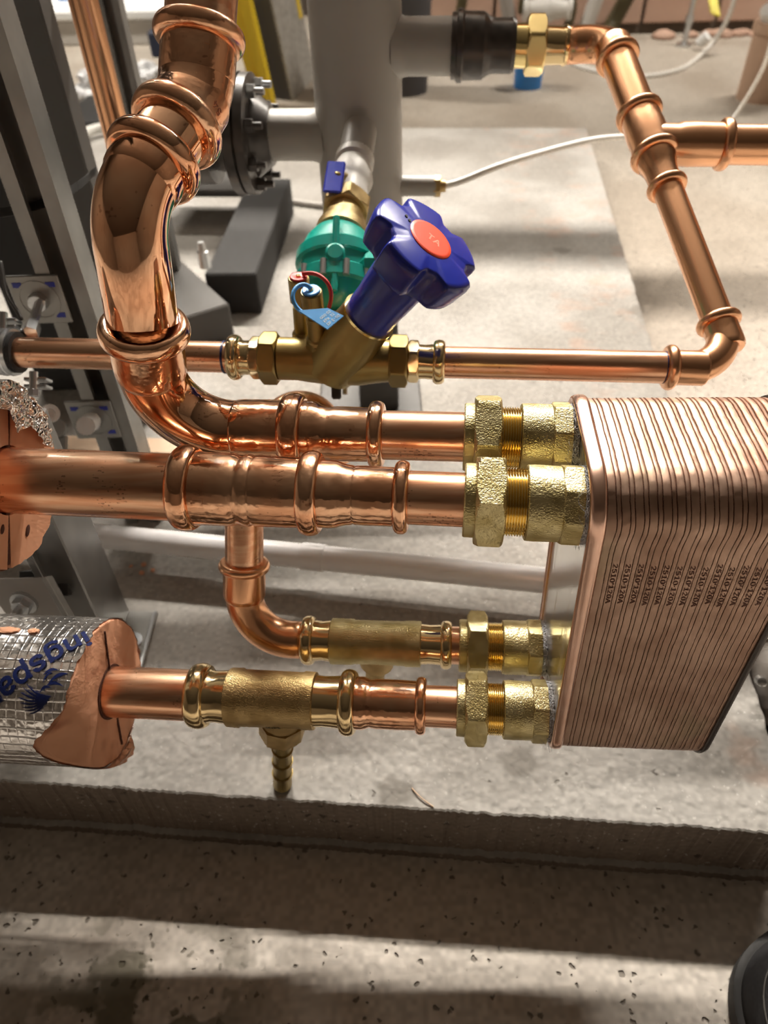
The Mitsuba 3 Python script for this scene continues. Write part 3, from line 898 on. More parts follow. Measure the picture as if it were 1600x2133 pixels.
solo('copper_pipe', lathe(RB + up * .003, up, [(0, R42 * .97), (.155, R42 * .97)], 72), 'm_copper_pipe', 'copper pipe dropping behind the wide upper coupling', 'pipe')

# ------------------------------------------------------------------ foam insulation
def end_face(o, d, r, hole, ragged, seed, thick=.012, n=180, hint=Z):
    """foam disc with a ragged rim and a hole for the pipe"""
    x, y, d = frame(d, hint)
    th = np.arange(n) / n * 2 * np.pi
    rr = r + (meshkit.fbm(np.c_[np.cos(th) * 6, np.sin(th) * 6, th * 0 + seed], 4) - .5) * ragged
    pts = np.stack([np.cos(th) * rr, np.sin(th) * rr], 1)
    return prism(o, d, Polygon(pts, [np.stack([np.cos(th[::-1]) * hole, np.sin(th[::-1]) * hole], 1)]), -thick, 0, hint)


i1 = thing('pipe_insulation', 'orange foam pipe insulation with crumpled foil at the upper left', 'insulation')
o1 = along(*LFT, x=20)
rI = .0735
seam_up = unit(plane_hit(22, 870, o1, LFT[1]) - plane_hit(22, 1180, o1, LFT[1]))      # the joint between the foam halves
for sgn, lab in ((1, None), (-1, None)):
    # two half shells with an open seam between them
    n = 90
    x_, y_, dd = frame(LFT[1], seam_up)
    th = np.linspace(.042, math.pi - .042, n) + (0 if sgn > 0 else math.pi)
    rr = rI + (meshkit.fbm(np.c_[np.cos(th) * 7, np.sin(th) * 7, th * 0 + 3 + sgn], 4) - .5) * .006
    outer = np.stack([np.cos(th) * rr, np.sin(th) * rr], 1)
    inner = np.stack([np.cos(th[::-1]) * (R54 + .0018), np.sin(th[::-1]) * (R54 + .0018)], 1)
    part('foam_shell', prism(o1, LFT[1], Polygon(np.vstack([outer, inner])), -.30, 0 if sgn > 0 else -.0006, seam_up), 'm_foam', i1, smooth=25)
part('seam', bx(o1 - LFT[1] * .29 - y_ * .0026 - x_ * .070, LFT[1] * .2888, y_ * .0052, x_ * .140), 'm_foam_gap', i1, 'dark strip standing for the shade in the seam between the foam halves')  # dark strip fills the gap in place of its shade
# holes poked into the foam
for a, q, s in ((plane_hit(58, 1105, o1, LFT[1]), .006, 1.8), (plane_hit(5, 1102, o1, LFT[1]), .006, 1.4)):
    h = a
    m = trimesh.creation.icosphere(2, .003)
    m.vertices *= [s, .8, .35]
    m.apply_transform(M(h, unit(x_ + y_ * -.3), np.cross(LFT[1], unit(x_ + y_ * -.3)), LFT[1]))
    part('hole', m, 'm_foam_gap', i1, 'dark hole in the foam', smooth=True)


def foil_skin(o, d, r, t0, t1, n=150, m=80, ragged=.006, seed=0, a0=0, a1=2 * math.pi, hint=Z, edge=None):
    x, y, d = frame(d, hint)
    y = -y
    th = np.linspace(a0, a1, n)
    tt = np.linspace(0, 1, m)
    v, uv = [], []
    for s in tt:
        e = t1 + (meshkit.fbm(np.c_[np.cos(th) * 9, np.sin(th) * 9, th * 0 + seed], 5) - .5) * ragged + (edge(th) if edge is not None else 0)
        al = t0 + (e - t0) * s
        rr = r + (meshkit.fbm(np.c_[np.cos(th) * 5, np.sin(th) * 5, al * 30 + seed], 3) - .5) * .0016 + (s > .97) * .0007
        v.append(o + al[:, None] * d + (np.cos(th) * rr)[:, None] * x + (np.sin(th) * rr)[:, None] * y)
        uv.append(np.c_[al, th * r])
    v, uv = np.vstack(v), np.vstack(uv)
    i = np.arange(n - 1)
    f = []
    for k in range(m - 1):
        p, q = k * n, (k + 1) * n
        f += [np.stack([p + i, p + i + 1, q + i + 1], 1), np.stack([p + i, q + i + 1, q + i], 1)]
    return trimesh.Trimesh(v, np.vstack(f), process=False), uv


def scrim(p, n, uv):
    """foil with a net of threads pressed through from below (uv in metres: along the pipe, round it)"""
    g = 0.0096
    wx, wy = noise(uv.x * 60, uv.y * 60, 1.0) * .0016, noise(uv.x * 60, uv.y * 60, 5.0) * .0016
    a, b = (uv.x + wx) / g, (uv.y + wy) / g
    da, db = dr.abs(a - dr.round(a)), dr.abs(b - dr.round(b))
    line_ = smoothstep(.09, .0, da) + smoothstep(.09, .0, db)
    wr = 1.0 - dr.abs(fbm(uv.x * 70, uv.y * 70, 2.0, 3) - .5) * 2
    return line_ * .00055 + wr * .0012


bsdf('m_foil', (0.92, 0.91, 0.90), rough=0.22, metal=1.0, bump=scrim, eps=5e-4)
skin, uv = foil_skin(o1, LFT[1], rI + .0012, -.30, -.006, seed=2)
part('foil', skin, 'm_foil', i1, 'silver foil facing', smooth=True, uv=uv)
# crumpled flap folded down over the cut face
n, m = 90, 60
out2 = [plane_hit(x, y, o1, LFT[1]) for x, y in ((-60, 835), (-30, 800), (0, 789), (20, 795), (45, 815), (68, 842), (85, 868), (93, 900), (94, 930))]
low = [plane_hit(x, y, o1, LFT[1]) for x, y in ((-60, 840), (-32, 845), (0, 853), (8, 872), (25, 901), (33, 893), (46, 886), (66, 905), (90, 931))]
out2 = [p + LFT[1] * .0045 for p in out2]
low = [p + LFT[1] * .0045 for p in low]
A_, B_ = spline(out2, n), spline(low, n)
A_ = np.array([np.interp(np.linspace(0, 1, n), np.linspace(0, 1, len(out2)), np.array(out2)[:, k]) for k in range(3)]).T
B_ = np.array([np.interp(np.linspace(0, 1, n), np.linspace(0, 1, len(low)), np.array(low)[:, k]) for k in range(3)]).T
rows = [A_ - LFT[1] * .030, A_ - LFT[1] * .008] + [A_ * (1 - s) + B_ * s for s in np.linspace(0, 1, m)]
v = []
for k, rw in enumerate(rows):
    q = rw * 85
    dsp = (1 - np.abs(meshkit.fbm(q, 4, 3) - .5) * 2.2) * .0065 - .003
    v.append(rw + LFT[1] * (dsp[:, None] if k > 1 else 0))
v = np.vstack(v)
i = np.arange(n - 1)
f = []
for k in range(len(rows) - 1):
    p, q = k * n, (k + 1) * n
    f += [np.stack([p + i, p + i + 1, q + i + 1], 1), np.stack([p + i, q + i + 1, q + i], 1)]
part('foil_flap', trimesh.Trimesh(v, np.vstack(f), process=False), 'm_foil_flap', i1, 'crumpled foil flap folded over the foam', smooth=35)

i2 = thing('pipe_insulation', 'foil wrapped pipe insulation with blue lettering and cut foam end at the lower left', 'insulation')
o2 = along(*LFB, x=232)
rJ = .0770


def fr2():
    a_, b_, c_ = frame(LFB[1], -R[2])
    return a_, -b_, c_                                         # towards the viewer, up, along


X2, Y2, D2 = fr2()


def cut(th):
    """how far the torn foil edge stands back from the cut face round the wrap (0 = towards the viewer, + = up)"""
    return -.002 - .042 * np.exp(-((np.angle(np.exp(1j * (th + .60)))) / .42) ** 2) - .006 * np.exp(-((np.angle(np.exp(1j * (th + .1)))) / .6) ** 2) + .016 * np.exp(-((np.angle(np.exp(1j * (th + 1.80)))) / .40) ** 2)


# foam: solid of revolution with a slanting cut
n, m = 160, 26
th = np.arange(n) / n * 2 * np.pi
e = np.stack([np.cos(th), np.sin(th)], 1)


def foam_end(frac):
    cutb = np.minimum(cut(th), 0) * .86
    ragged = (meshkit.fbm(np.c_[e * 5, th * 0 + 7], 4) - .5) * .006
    return frac ** 3 * (cutb + ragged)


rows = [o2 + D2 * -.32 + (e[:, :1] * X2 + e[:, 1:] * Y2) * rJ]
for fr_ in np.linspace(1, 0, m):
    rad = (R54 + .0015) + (rJ - R54 - .0015) * fr_
    t_ = foam_end(fr_) + (meshkit.fbm(np.c_[e * rad * 60, th * 0], 3) - .5) * .0022
    rows.append(o2 + t_[:, None] * D2 + (e[:, :1] * X2 + e[:, 1:] * Y2) * rad)
rows.append(o2 + D2 * -.05 + (e[:, :1] * X2 + e[:, 1:] * Y2) * (R54 + .0015))
i = np.arange(n)
j = (i + 1) % n
f = []
for k in range(len(rows) - 1):
    p, q = k * n, (k + 1) * n
    f += [np.stack([p + i, p + j, q + j], 1), np.stack([p + i, q + j, q + i], 1)]
part('foam', trimesh.Trimesh(np.vstack(rows), np.vstack(f), process=False), 'm_foam', i2, 'orange foam', smooth=40)


def rim_line(ang, r0, r1, k=20):
    return [o2 + D2 * .0012 + (math.cos(ang) * X2 + math.sin(ang) * Y2) * r for r in np.linspace(r0, r1, k)]


part('seam', cat(tube(rim_line(1.28, .028, rJ - .006), .0011, 6), tube(rim_line(-1.95, .028, rJ - .008), .0011, 6)), 'm_foam_gap', i2, 'seam between the foam halves')
part('gap', lathe(o2 + D2 * .0006, D2, [(-.004, R54 + .0022), (.0004, R54 + .0022)], 64), 'm_foam_gap', i2, 'dark gap around the pipe')
skin, uv = foil_skin(o2, D2, rJ + .0010, -.34, .0, n=220, m=90, ragged=.008, seed=5, edge=cut, hint=-R[2])
part('foil', skin, 'm_foil', i2, 'silver foil with a thread net', smooth=True, uv=uv)
# foam showing through two tears
for (px_, py_), (sx, sy) in (((38, 1317), (.0125, .0045)), ((95, 1320), (.006, .0035))):
    q = P(px_, py_, .70)
    tt_ = (q - o2) @ D2
    an = 1.06
    m_ = trimesh.creation.icosphere(3, 1.0)
    g_ = meshkit.fbm(m_.vertices * 2.3, 3)[:, None]
    m_.vertices *= np.array([sx, sy, .0012]) * (.6 + .8 * g_)
    tt_ = st(LFB, px_)[0] - st(LFB, 232)[0] + (.012 if px_ < 60 else .008)
    e_ = math.cos(an) * X2 + math.sin(an) * Y2
    m_.apply_transform(M(o2 + D2 * tt_ + e_ * (rJ + .0022), D2, np.cross(e_, D2), e_))
    part('tear', m_, 'm_foam', i2, 'orange foam showing through torn foil', smooth=True)
# printed name: reads upside down, slanting up to the right


def wrap2(mesh, t, ang, slant, r, rot180=True):
    m_ = mesh.subdivide_to_size(.004, max_iter=7)
    v_ = m_.vertices.copy()
    w, h = v_[:, 0], v_[:, 1]
    if rot180:
        w, h = -w, -h
    c, s = math.cos(slant), math.sin(slant)
    a_, b_ = w * c - h * s, w * s + h * c
    an = ang + b_ / r
    rr = r + v_[:, 2]
    m_.vertices = o2 + (t + a_)[:, None] * D2 + (np.cos(an) * rr)[:, None] * X2 + (np.sin(an) * rr)[:, None] * Y2
    m_.fix_normals()
    return m_


tm = meshkit.text_mesh('ingspan', .0225, .0004, True)
tm.vertices[:, 0] *= 1.0
part('printed_name', wrap2(tm, -.010, 1.10, .74, rJ + .0022), 'm_ink_blue', i2, 'dark blue printed letters, upside down', smooth=False)
rays = []
for k, a in enumerate(np.linspace(-.50, .62, 8)):
    L0 = .032 - .008 * abs(a)
    s = np.linspace(0, 1, 14)
    cx_ = s * L0 * math.cos(a)
    cy_ = s * L0 * math.sin(a) + .004 * np.sin(s * 3.1)
    wd = .0009 * np.sin(np.pi * np.clip(s * .93 + .07, 0, 1)) + .0002
    poly = Polygon(np.r_[np.c_[cx_, cy_ + wd], np.c_[cx_, cy_ - wd][::-1]])
    rays.append(trimesh.creation.extrude_polygon(poly.buffer(0), .0004, engine='earcut'))
mane = cat(rays)
part('printed_emblem', wrap2(mane, -.024, .17, .10, rJ + .0022), 'm_ink_blue', i2, 'dark blue fan of strokes', smooth=False)
face = []
for (cx_, cy_, a, L0, w) in ((0, 0, .2, .020, .0016), (.004, .006, -.35, .016, .0014), (.010, -.004, .6, .012, .0012), (.014, .007, .1, .011, .0012), (.006, -.008, .0, .015, .0012)):
    s = np.linspace(-1, 1, 16)
    px_, py_ = cx_ + s * L0 / 2 * math.cos(a), cy_ + s * L0 / 2 * math.sin(a) + .003 * s * s
    wd = w * (1 - s * s) + .0002
    face.append(trimesh.creation.extrude_polygon(Polygon(np.r_[np.c_[px_, py_ + wd], np.c_[px_, py_ - wd][::-1]]).buffer(0), .0004, engine='earcut'))
part('printed_emblem', wrap2(cat(face), -.020, .42, .35, rJ + .0022), 'm_ink_blue', i2, 'dark blue strokes', smooth=False)

# ------------------------------------------------------------------ rear run with the balancing valve
LV = line(P(1390, 765, .800), P(100, 735, .845))
pipe(LV, -70, 478, R35, 'copper pipe from the wall clamp to the balancing valve', 'm_copper_pipe')
pipe(LV, 924, 1388, R35, 'copper pipe between the balancing valve and the right hand elbow', 'm_copper_pipe')
HV_ = -R[2]
bv = thing('balancing_valve', 'brass balancing valve with a blue star handwheel and red cap', 'valve')
part('press_end', cat(lathe(*LV, prof(LV, [(477, 37), ('b', 478, 502, 37, 47), (503, 37), (510, 35), (526, 36)]), 64, HV_), hexnut(*LV, 45 * .83 / F, st(LV, 524)[0], st(LV, 546)[0], .3, HV_)), 'm_brass_socket', bv, 'bright brass press end', smooth=28)
part('press_end', cat(lathe(*LV, prof(LV, [(868, 36), (886, 35), (900, 36.5), ('b', 902, 927, 36.5, 46), (927, 35)]), 64, HV_), hexnut(*LV, 45 * .81 / F, st(LV, 850)[0], st(LV, 873)[0], .3, HV_)), 'm_brass_socket', bv, 'bright brass press end', smooth=28)
va = along(*LV, x=689)
vd = axis_from((885, 500), (.62, -.78), -.47)
body = [hexnut(*LV, 55 * .828 / F, st(LV, 545)[0], st(LV, 581)[0], .2, HV_), hexnut(*LV, 55 * .812 / F, st(LV, 812)[0], st(LV, 850)[0], .2, HV_),
        lathe(*LV, prof(LV, [(580, 40), (584, 44), (620, 44), (650, 48), (700, 53), (750, 52), (785, 46), (812, 43), (815, 38)]), 72, HV_),
        lathe(va + LV[1] * .004, vd, [(-.01, .033), (.022, .0335), (.045, .0315), (.062, .0300), (.075, .0296), (.0755, .0265)], 72)]
part('body', cat(body), 'm_brass_valve', bv, 'cast brass oblique body', smooth=32)
part('body_rim', lathe(va + LV[1] * .004, vd, [(.0735, .0285), (.0735, .0302), (.0765, .0302), (.0765, .027)], 72), 'm_brass_bright', bv)
WT = .186                                                  # wheel top along the spindle
vo = va + LV[1] * .004
part('handle_neck', lathe(vo, vd, [(.0755, .0250), (.0765, .0272), (.100, .0275), (.108, .0285), (.128, .0298), (.146, .031), (.150, .024)], 80), 'm_handle_blue', bv, 'blue plastic neck', smooth=35)
# star handwheel: five rounded lobes
wx = axis_from((885, 500), (.78, .62), 0.02)
wx = unit(wx - vd * (wx @ vd))
n = 200
th = np.arange(n) / n * 2 * np.pi


def star(scale, lobe):
    a = ((th - math.radians(330 - 36)) % (2 * np.pi / 5)) / (2 * np.pi / 5)       # 0.5 on a lobe
    w = np.clip((np.cos((a - .5) * 2 * np.pi) + 1) / 2, 0, 1)
    w = np.clip((w - .05) / .43, 0, 1)
    w = w * w * (3 - 2 * w)
    return (.046 + (lobe - .046) * w) * scale


wy = np.cross(vd, wx)
rows = []
for t_, s_, lb in ((WT - .036, .70, .050), (WT - .0365, .92, .053), (WT - .034, .97, .0555), (WT - .028, .985, .0565), (WT - .010, 1.0, .0585), (WT - .004, .99, .0585), (WT - .0012, .955, .058), (WT, .90, .0575), (WT + .0012, .60, .055), (WT + .0014, .55, .036)):
    rr = star(s_, lb)
    rows.append(vo + vd * t_ + (np.cos(th) * rr)[:, None] * wx + (np.sin(th) * rr)[:, None] * wy)
v = np.vstack(rows + [vo + vd * (WT - .036), vo + vd * (WT + .0014)])
i = np.arange(n)
j = (i + 1) % n
f = []
for k in range(len(rows) - 1):
    p, q = k * n, (k + 1) * n
    f += [np.stack([p + i, p + j, q + j], 1), np.stack([p + i, q + j, q + i], 1)]
f += [np.stack([j, i, i * 0 + len(rows) * n], 1), np.stack([(len(rows) - 1) * n + i, (len(rows) - 1) * n + j, i * 0 + len(rows) * n + 1], 1)]
part('handwheel', trimesh.Trimesh(v, np.vstack(f), process=False), 'm_handle_blue', bv, 'blue star handwheel with five lobes', smooth=40)
part('wheel_hub', lathe(vo, vd, [(WT - .052, .027), (WT - .050, .031), (WT - .030, .033), (WT - .028, .03)], 72), 'm_handle_blue', bv, smooth=35)
cap = part('cap', lathe(vo, vd, [(WT, .0235), (WT + .0020, .0235), (WT + .0028, .0222), (WT + .0030, .020)], 72), 'm_cap_red', bv, 'round red cap', smooth=35)
part('cap_letters', flat_text('TA', .0085, .0003, vo + vd * (WT + .0029) - wx * .0055 - wy * .004, wx, wy, True), 'm_cap_red_text', cap, smooth=False)
part('wheel_hole', cat([lathe(vo + wx * a_ + wy * b_, vd, [(WT - .004, .0016), (WT + .0021, .0016)], 16) for a_, b_ in ((-.031, .003), (-.0262, .0005))]), 'm_rubber', bv, 'small dark hole')
# pressure test points
for q, (bx_, by_, tx_, ty_, dd_) in enumerate(((662, 712, 648, 606, .800), (632, 700, 622, 578, .830))):
    b0 = P(bx_, by_, dd_)
    t0 = P(tx_, ty_, dd_ - .052)
    d0 = unit(t0 - b0)
    L0 = np.linalg.norm(t0 - b0)
    tp = part('test_point', cat(lathe(b0, d0, [(-.014, .0125), (.004, .0125), (.006, .0115), (.008, .0098), (L0 * .52, .0092), (L0 * .53, .0078), (L0 * .60, .0078), (L0 * .62, .0112), (L0 - .001, .0116), (L0, .0106), (L0, .004)], 40), hexnut(b0, d0, .0140, -.012, .002, .4)), 'm_brass_valve', bv, 'brass pressure test point', smooth=28)
    part('pin', lathe(t0, d0, [(-.001, .0026), (.0028, .0026), (.0034, .0018)], 20), 'm_brass_bright', tp)
    m_ = 'm_strap_red' if q else 'm_tag_blue'
    part('strap_ring', lathe(t0, d0, [(.0003, .0085), (.0003, .0092), (.0010, .0096), (.0020, .0092), (.0022, .0080), (.0020, .004), (.0012, .003)], 40), m_, tp, 'red retaining strap' if q else 'blue retaining strap', smooth=True)
    if q:
        pts = [P(*w) for w in ((630, 570, .775), (652, 569, .77), (672, 578, .765), (686, 596, .765), (690, 615, .768), (685, 640, .775))]
    else:
        pts = [P(*w) for w in ((648, 601, .745), (632, 592, .742), (618, 598, .738), (610, 618, .735), (616, 636, .735), (630, 650, .735))]
    pp_ = spline(pts, 30)
    part('strap', tube(pp_, .0022, 10), m_, tp, smooth=True)
    if not q:
        nrm = unit(np.array([.10, -.45, .89]))                    # the tag lies tilted towards the viewer
        c4 = [plane_hit(*w, P(660, 660, .732), nrm) for w in ((622, 648), (683, 643), (716, 659), (682, 687))]
        hull = trimesh.convex.convex_hull(np.array([c + nrm * s for c in c4 for s in (0, .0016)]))
        tg = part('tag', hull, 'm_tag_blue', tp, 'blue plastic tag', smooth=False)
        pr_ = []
        for k, s_ in enumerate(('DP 5-50', 'kPa  32', '000 02')):
            tm = meshkit.text_mesh(s_, .0030, .0002, True)
            ex_ = unit(c4[2] - c4[3])
            ey_ = unit(np.cross(nrm, ex_))
            tm.apply_transform(M(c4[3] * .86 + c4[2] * .14 + nrm * .0017 + ey_ * (.0022 + .0048 * k), ex_, ey_, nrm))
            pr_.append(tm)
        scene[name('tag_print', tp)] = mikit.ply(cat(pr_), 'm_tag_print')
mk = thing('pipe_marking', 'dark pen line around the pipe at the left end of the balancing valve', 'mark')
scene[mk] = mikit.ply(lathe(*LV, prof(LV, [(467, 33), (467, 34.1), (471, 34.1), (471, 33)]), 60), 'm_ink_blue')
mk = thing('pipe_marking', 'dark pen line around the pipe at the right hand elbow', 'mark')
scene[mk] = mikit.ply(lathe(*LV, prof(LV, [(1381, 32), (1381, 33.6), (1386, 33.6), (1386, 32)]), 60), 'm_ink_blue')

# ------------------------------------------------------------------ right hand riser up to the separator
EC = along(*LV, x=1534)
TOPC = P(1278, 98, .985)
rd_ = unit(TOPC - EC)
E_ = thing('press_elbow', 'copper elbow at the right end of the balancing valve run', 'pipe fitting')
S1 = along(EC, rd_, y=672)
part('bend', tube(fillet([along(*LV, x=1402), EC, S1], .043, 26), R35, 64), 'm_copper_far', E_, smooth=True)
part('socket', lathe(*LV, prof(LV, [(1383, 34), ('b', 1383, 1407, 35, 47), (1408, 36), (1464, 36.5), (1469, 34), (1471, 30)]), 72), 'm_copper_far', E_, smooth=35)
part('socket', lathe(S1, rd_, [(-.036, .0170), (-.034, .0184), (-.030, .0192), (-.010, .0190)] + bead(.0, .0190, .0055, .011, 11) + [(.0058, .0178)], 72), 'm_copper_far', E_, smooth=35)
S2 = along(EC, rd_, y=388)
solo('copper_pipe', lathe(S1 + rd_ * .004, rd_, [(0, R35), (np.linalg.norm(S2 - S1) - .006, R35)], 72), 'm_copper_far', 'slim copper pipe rising to the back at the right', 'pipe')
RM = .0222
S3 = along(EC, rd_, y=322)
rr_ = thing('press_reducer', 'copper press reducer under the tee at the right', 'pipe fitting')
L23 = np.linalg.norm(S3 - S2)
part('body', lathe(S2, rd_, [(-.006, .0178)] + bead(-.001, .0188, .0055, .011, 11) + [(.008, .0190), (.020, .0192), (.030, .0205), (L23 * .72, .0232), (L23 - .004, .0236)], 72), 'm_copper_far', rr_, smooth=35)
S4 = along(EC, rd_, y=238)
L34 = np.linalg.norm(S4 - S3)
tt = thing('press_tee', 'copper press tee on the riser with a branch to the right', 'pipe fitting')
part('body', lathe(S3, rd_, [(-.006, .0236)] + bead(.0, .0240, .0058, .012, 11) + [(.010, .0246), (.022, .0246), (.026, .0252), (L34 - .026, .0252), (L34 - .022, .0246), (L34 - .010, .0246)] + bead(L34, .0240, .0055, .012, 11) + [(L34 + .006, .0228)], 80), 'm_copper_far', tt, smooth=35)
bo = along(EC, rd_, y=299)
bd = unit(UH + np.array([0, 0, -.01]))
part('branch', lathe(bo, bd, [(.0, .0235), (.030, .0235), (.036, .0255), (.050, .0262), (.060, .0258), (.082, .0256)] + bead(.090, .0252, .0055, .013, 11) + [(.097, .0238)], 80), 'm_copper_far', tt, smooth=35)
solo('copper_pipe', lathe(bo + bd * .094, bd, [(0, .0232), (.55, .0232)], 72), 'm_copper_far', 'copper branch pipe leaving to the right from the tee', 'pipe')
TE = along(EC, rd_, y=120)
solo('copper_pipe', lathe(S4 + rd_ * .004, rd_, [(0, RM), (np.linalg.norm(TE - S4) - .004, RM)], 72), 'm_copper_far', 'wide copper pipe between the tee and the top elbow', 'pipe')

# ------------------------------------------------------------------ grey hydraulic separator and what hangs on it
TK = P(742, 100, 1.045)
TR = .0655
tk = thing('separator_tank', 'grey painted vertical separator tank with pipe stubs', 'tank')


def tank_at(y):
    p = along(TK, Z, y=y)
    return p


zb = .205
part('shell', lathe(np.array([TK[0], TK[1], zb]), Z, [(-.030, .012), (-.026, .034), (-.016, .054), (.0, TR), (1.15, TR), (1.17, .054), (1.18, .03), (1.184, .01)], 96), 'm_tank', tk, smooth=35)
part('stand', cat(bx([TK[0] - .020, TK[1] - .05, 0], [.075, 0, 0], [0, .1, 0], [0, 0, .19], .004), bx([TK[0] - .10, TK[1] - .09, 0], [.2, 0, 0], [0, .18, 0], [0, 0, .012], .003)), 'm_dark_steel', tk, 'black steel stand', smooth=False)


def fil(o, d, r, L, tank_r=TR):
    return lathe(o, d, [(tank_r * .80, r * 1.16), (tank_r * .93, r * 1.10), (tank_r + .004, r * 1.02), (tank_r + .010, r), (L, r), (L + .0005, r * .8)], 56)


p1 = tank_at(98)
q1 = along(p1, UH, x=944)
LP = np.linalg.norm(q1 - p1)
part('stub', fil(p1, UH, .0365, LP), 'm_tank', tk, smooth=35)
p2 = tank_at(281)
q2 = along(p2, -UH, x=562)
part('stub', fil(p2, -UH, .0365, np.linalg.norm(q2 - p2)), 'm_tank', tk, smooth=35)
p3 = tank_at(386)
q3 = along(p3, UH, x=908)
part('stub', fil(p3, UH, .0155, np.linalg.norm(q3 - p3)), 'm_tank', tk, smooth=35)
NZ = P(742, 318, 1.02)
nd = unit(P(698, 560, .905) - P(742, 318, 1.02))
part('nozzle', lathe(NZ - nd * .05, nd, [(0, .024), (.045, .024), (.062, .0245), (.063, .02)], 48), 'm_tank', tk, smooth=35)

bc_ = thing('reducing_socket', 'dark malleable iron reducing socket on the upper right tank stub', 'pipe fitting')


def sd(y0, x):
    return np.linalg.norm(along(p1, UH, x=x) - p1)


def fz(hh, x):
    return hh * pix(along(p1, UH, x=x))[1] / F


part('body', lathe(p1, UH, [(sd(0, 940), fz(56, 940)), (sd(0, 941), fz(60, 941)), (sd(0, 950), fz(61, 950)), (sd(0, 953), fz(66, 953)), (sd(0, 962), fz(67, 962)), (sd(0, 966), fz(62, 966)), (sd(0, 1006), fz(61, 1006)), (sd(0, 1018), fz(53, 1018)), (sd(0, 1026), fz(50, 1026)), (sd(0, 1058), fz(50, 1058)), (sd(0, 1064), fz(51, 1064)), (sd(0, 1072), fz(48, 1072))], 40), 'm_black_iron', bc_, smooth=30)
un = thing('pipe_union', 'bright brass union between the iron socket and the top copper elbow', 'pipe fitting')
part('nut', cat(lathe(p1, UH, [(sd(0, 1068), fz(34, 1068)), (sd(0, 1070), fz(41, 1070)), (sd(0, 1098), fz(41, 1098))], 48), hexnut(p1, UH, fz(58, 1120), sd(0, 1095), sd(0, 1134), .5)), 'm_brass_bright', un, smooth=28)
part('tail', lathe(p1, UH, [(sd(0, 1132), fz(38, 1132)), (sd(0, 1138), fz(36, 1138)), (sd(0, 1170), fz(35, 1170)), (sd(0, 1176), fz(38, 1176)), (sd(0, 1182), fz(36, 1182))], 48), 'm_brass_socket', un, smooth=35)
te_ = thing('press_elbow', 'copper elbow at the top joining the brass union to the riser', 'pipe fitting')
ce = along(p1, UH, x=1288)
q9 = along(p1, UH, x=1180)
tops = TE
part('bend', tube(fillet([q9, ce + Z * .004, tops], .045, 24), RM * 1.06, 60), 'm_copper_far', te_, smooth=True)
part('socket', lathe(tops, rd_, [(-.006, .0225)] + bead(.0, .0240, .0050, .011, 11) + [(.010, .0242), (.022, .0240), (.026, .0225)], 64), 'm_copper_far', te_, smooth=35)

fl = thing('pipe_flange', 'black bolted flange pair on the left tank stub', 'flange')
fo = along(p2, -UH, x=560)
fz2 = pix(fo)[1]
part('flange', lathe(fo, -UH, [(-.006, .042), (.004, .050), (.012, .056), (.018, .060), (.020, .083), (.021, .085), (.034, .085), (.0345, .078), (.0375, .078), (.038, .086), (.052, .086), (.054, .082), (.058, .055), (.085, .05), (.0855, .04)], 72), 'm_black_iron', fl, smooth=28)
fx, fy, fd_ = frame(-UH)
for q in range(8):
    a = q * math.pi / 4 + .45
    e_ = math.cos(a) * fx + math.sin(a) * fy
    part('bolt', cat(hexnut(fo + e_ * .070, -UH, .0105, .007, .0195, .2), lathe(fo + e_ * .070, -UH, [(-.006, .0052), (.02, .0055)], 20)), 'm_zinc' if q in (0, 7) else 'm_black_iron', fl, 'zinc plated bolt' if q in (0, 7) else None, smooth=28)
solo('butterfly_valve', lathe(fo, -UH, [(.0855, .05), (.086, .070), (.12, .072), (.122, .055), (.16, .055), (.20, .04)], 48), 'm_black_iron', 'black valve body behind the swept copper elbow, left of the flange', 'valve', smooth=30)

# ball valve, couplings and green pump in front of the tank
bl_ = thing('ball_valve', 'brass ball valve with a blue lever on the front of the tank', 'valve')
n0 = NZ + nd * .010
part('body', lathe(n0, nd, [(.0, .0235), (.004, .0270), (.016, .0270), (.020, .0235), (.032, .0265), (.050, .0300), (.062, .0265), (.070, .0245), (.082, .0270), (.092, .0265), (.094, .02)], 48), 'm_pale_metal', bl_, 'nickel plated body', smooth=32)
lv0, lv1 = P(702, 338, .955), P(692, 402, .935)
part('lever', bx(lv0 - R[0] * .012, R[0] * .024 + R[1] * .001, lv1 - lv0, R[2] * -.006, .002), 'm_lever_blue', bl_, 'blue lever handle', smooth=False)
lt = meshkit.text_mesh('TA', .008, .0004, True)
part('stem', lathe(P(718, 372, .962), unit(P(698, 368, .94) - P(718, 372, .962)), [(0, .008), (.022, .007), (.024, .005)], 24), 'm_brass_valve', bl_)
cpg = thing('pipe_union', 'brass union between the ball valve and the green pump', 'pipe fitting')
part('nut', cat(hexnut(n0, nd, .0335, .094, .118, .3), lathe(n0, nd, [(.116, .024), (.135, .0255), (.136, .0285), (.150, .0285), (.152, .033), (.166, .034), (.170, .028)], 48)), 'm_brass_bronze', cpg, smooth=28)
pm = thing('circulation_pump', 'glossy green circulation pump behind the balancing valve', 'pump')
po = P(704, 574, .925)
pd = unit(nd * .75 + UH * .05 - Z * .3)
pr_ = [(-.062, .020), (-.058, .033), (-.045, .043), (-.030, .049), (-.026, .0535), (-.012, .0545), (-.010, .051), (.006, .051), (.010, .056), (.026, .0565), (.029, .052), (.044, .048), (.058, .038), (.066, .025), (.068, .01)]
part('housing', lathe(po, pd, pr_, 72), 'm_teal', pm, smooth=30)
part('terminal_box', bx(po + UH * .030 - Z * .006 - V * .035, UH * .055, V * .06, Z * .042, .008), 'm_teal', pm, smooth=30)
gx, gy, gd = frame(pd, -R[2])
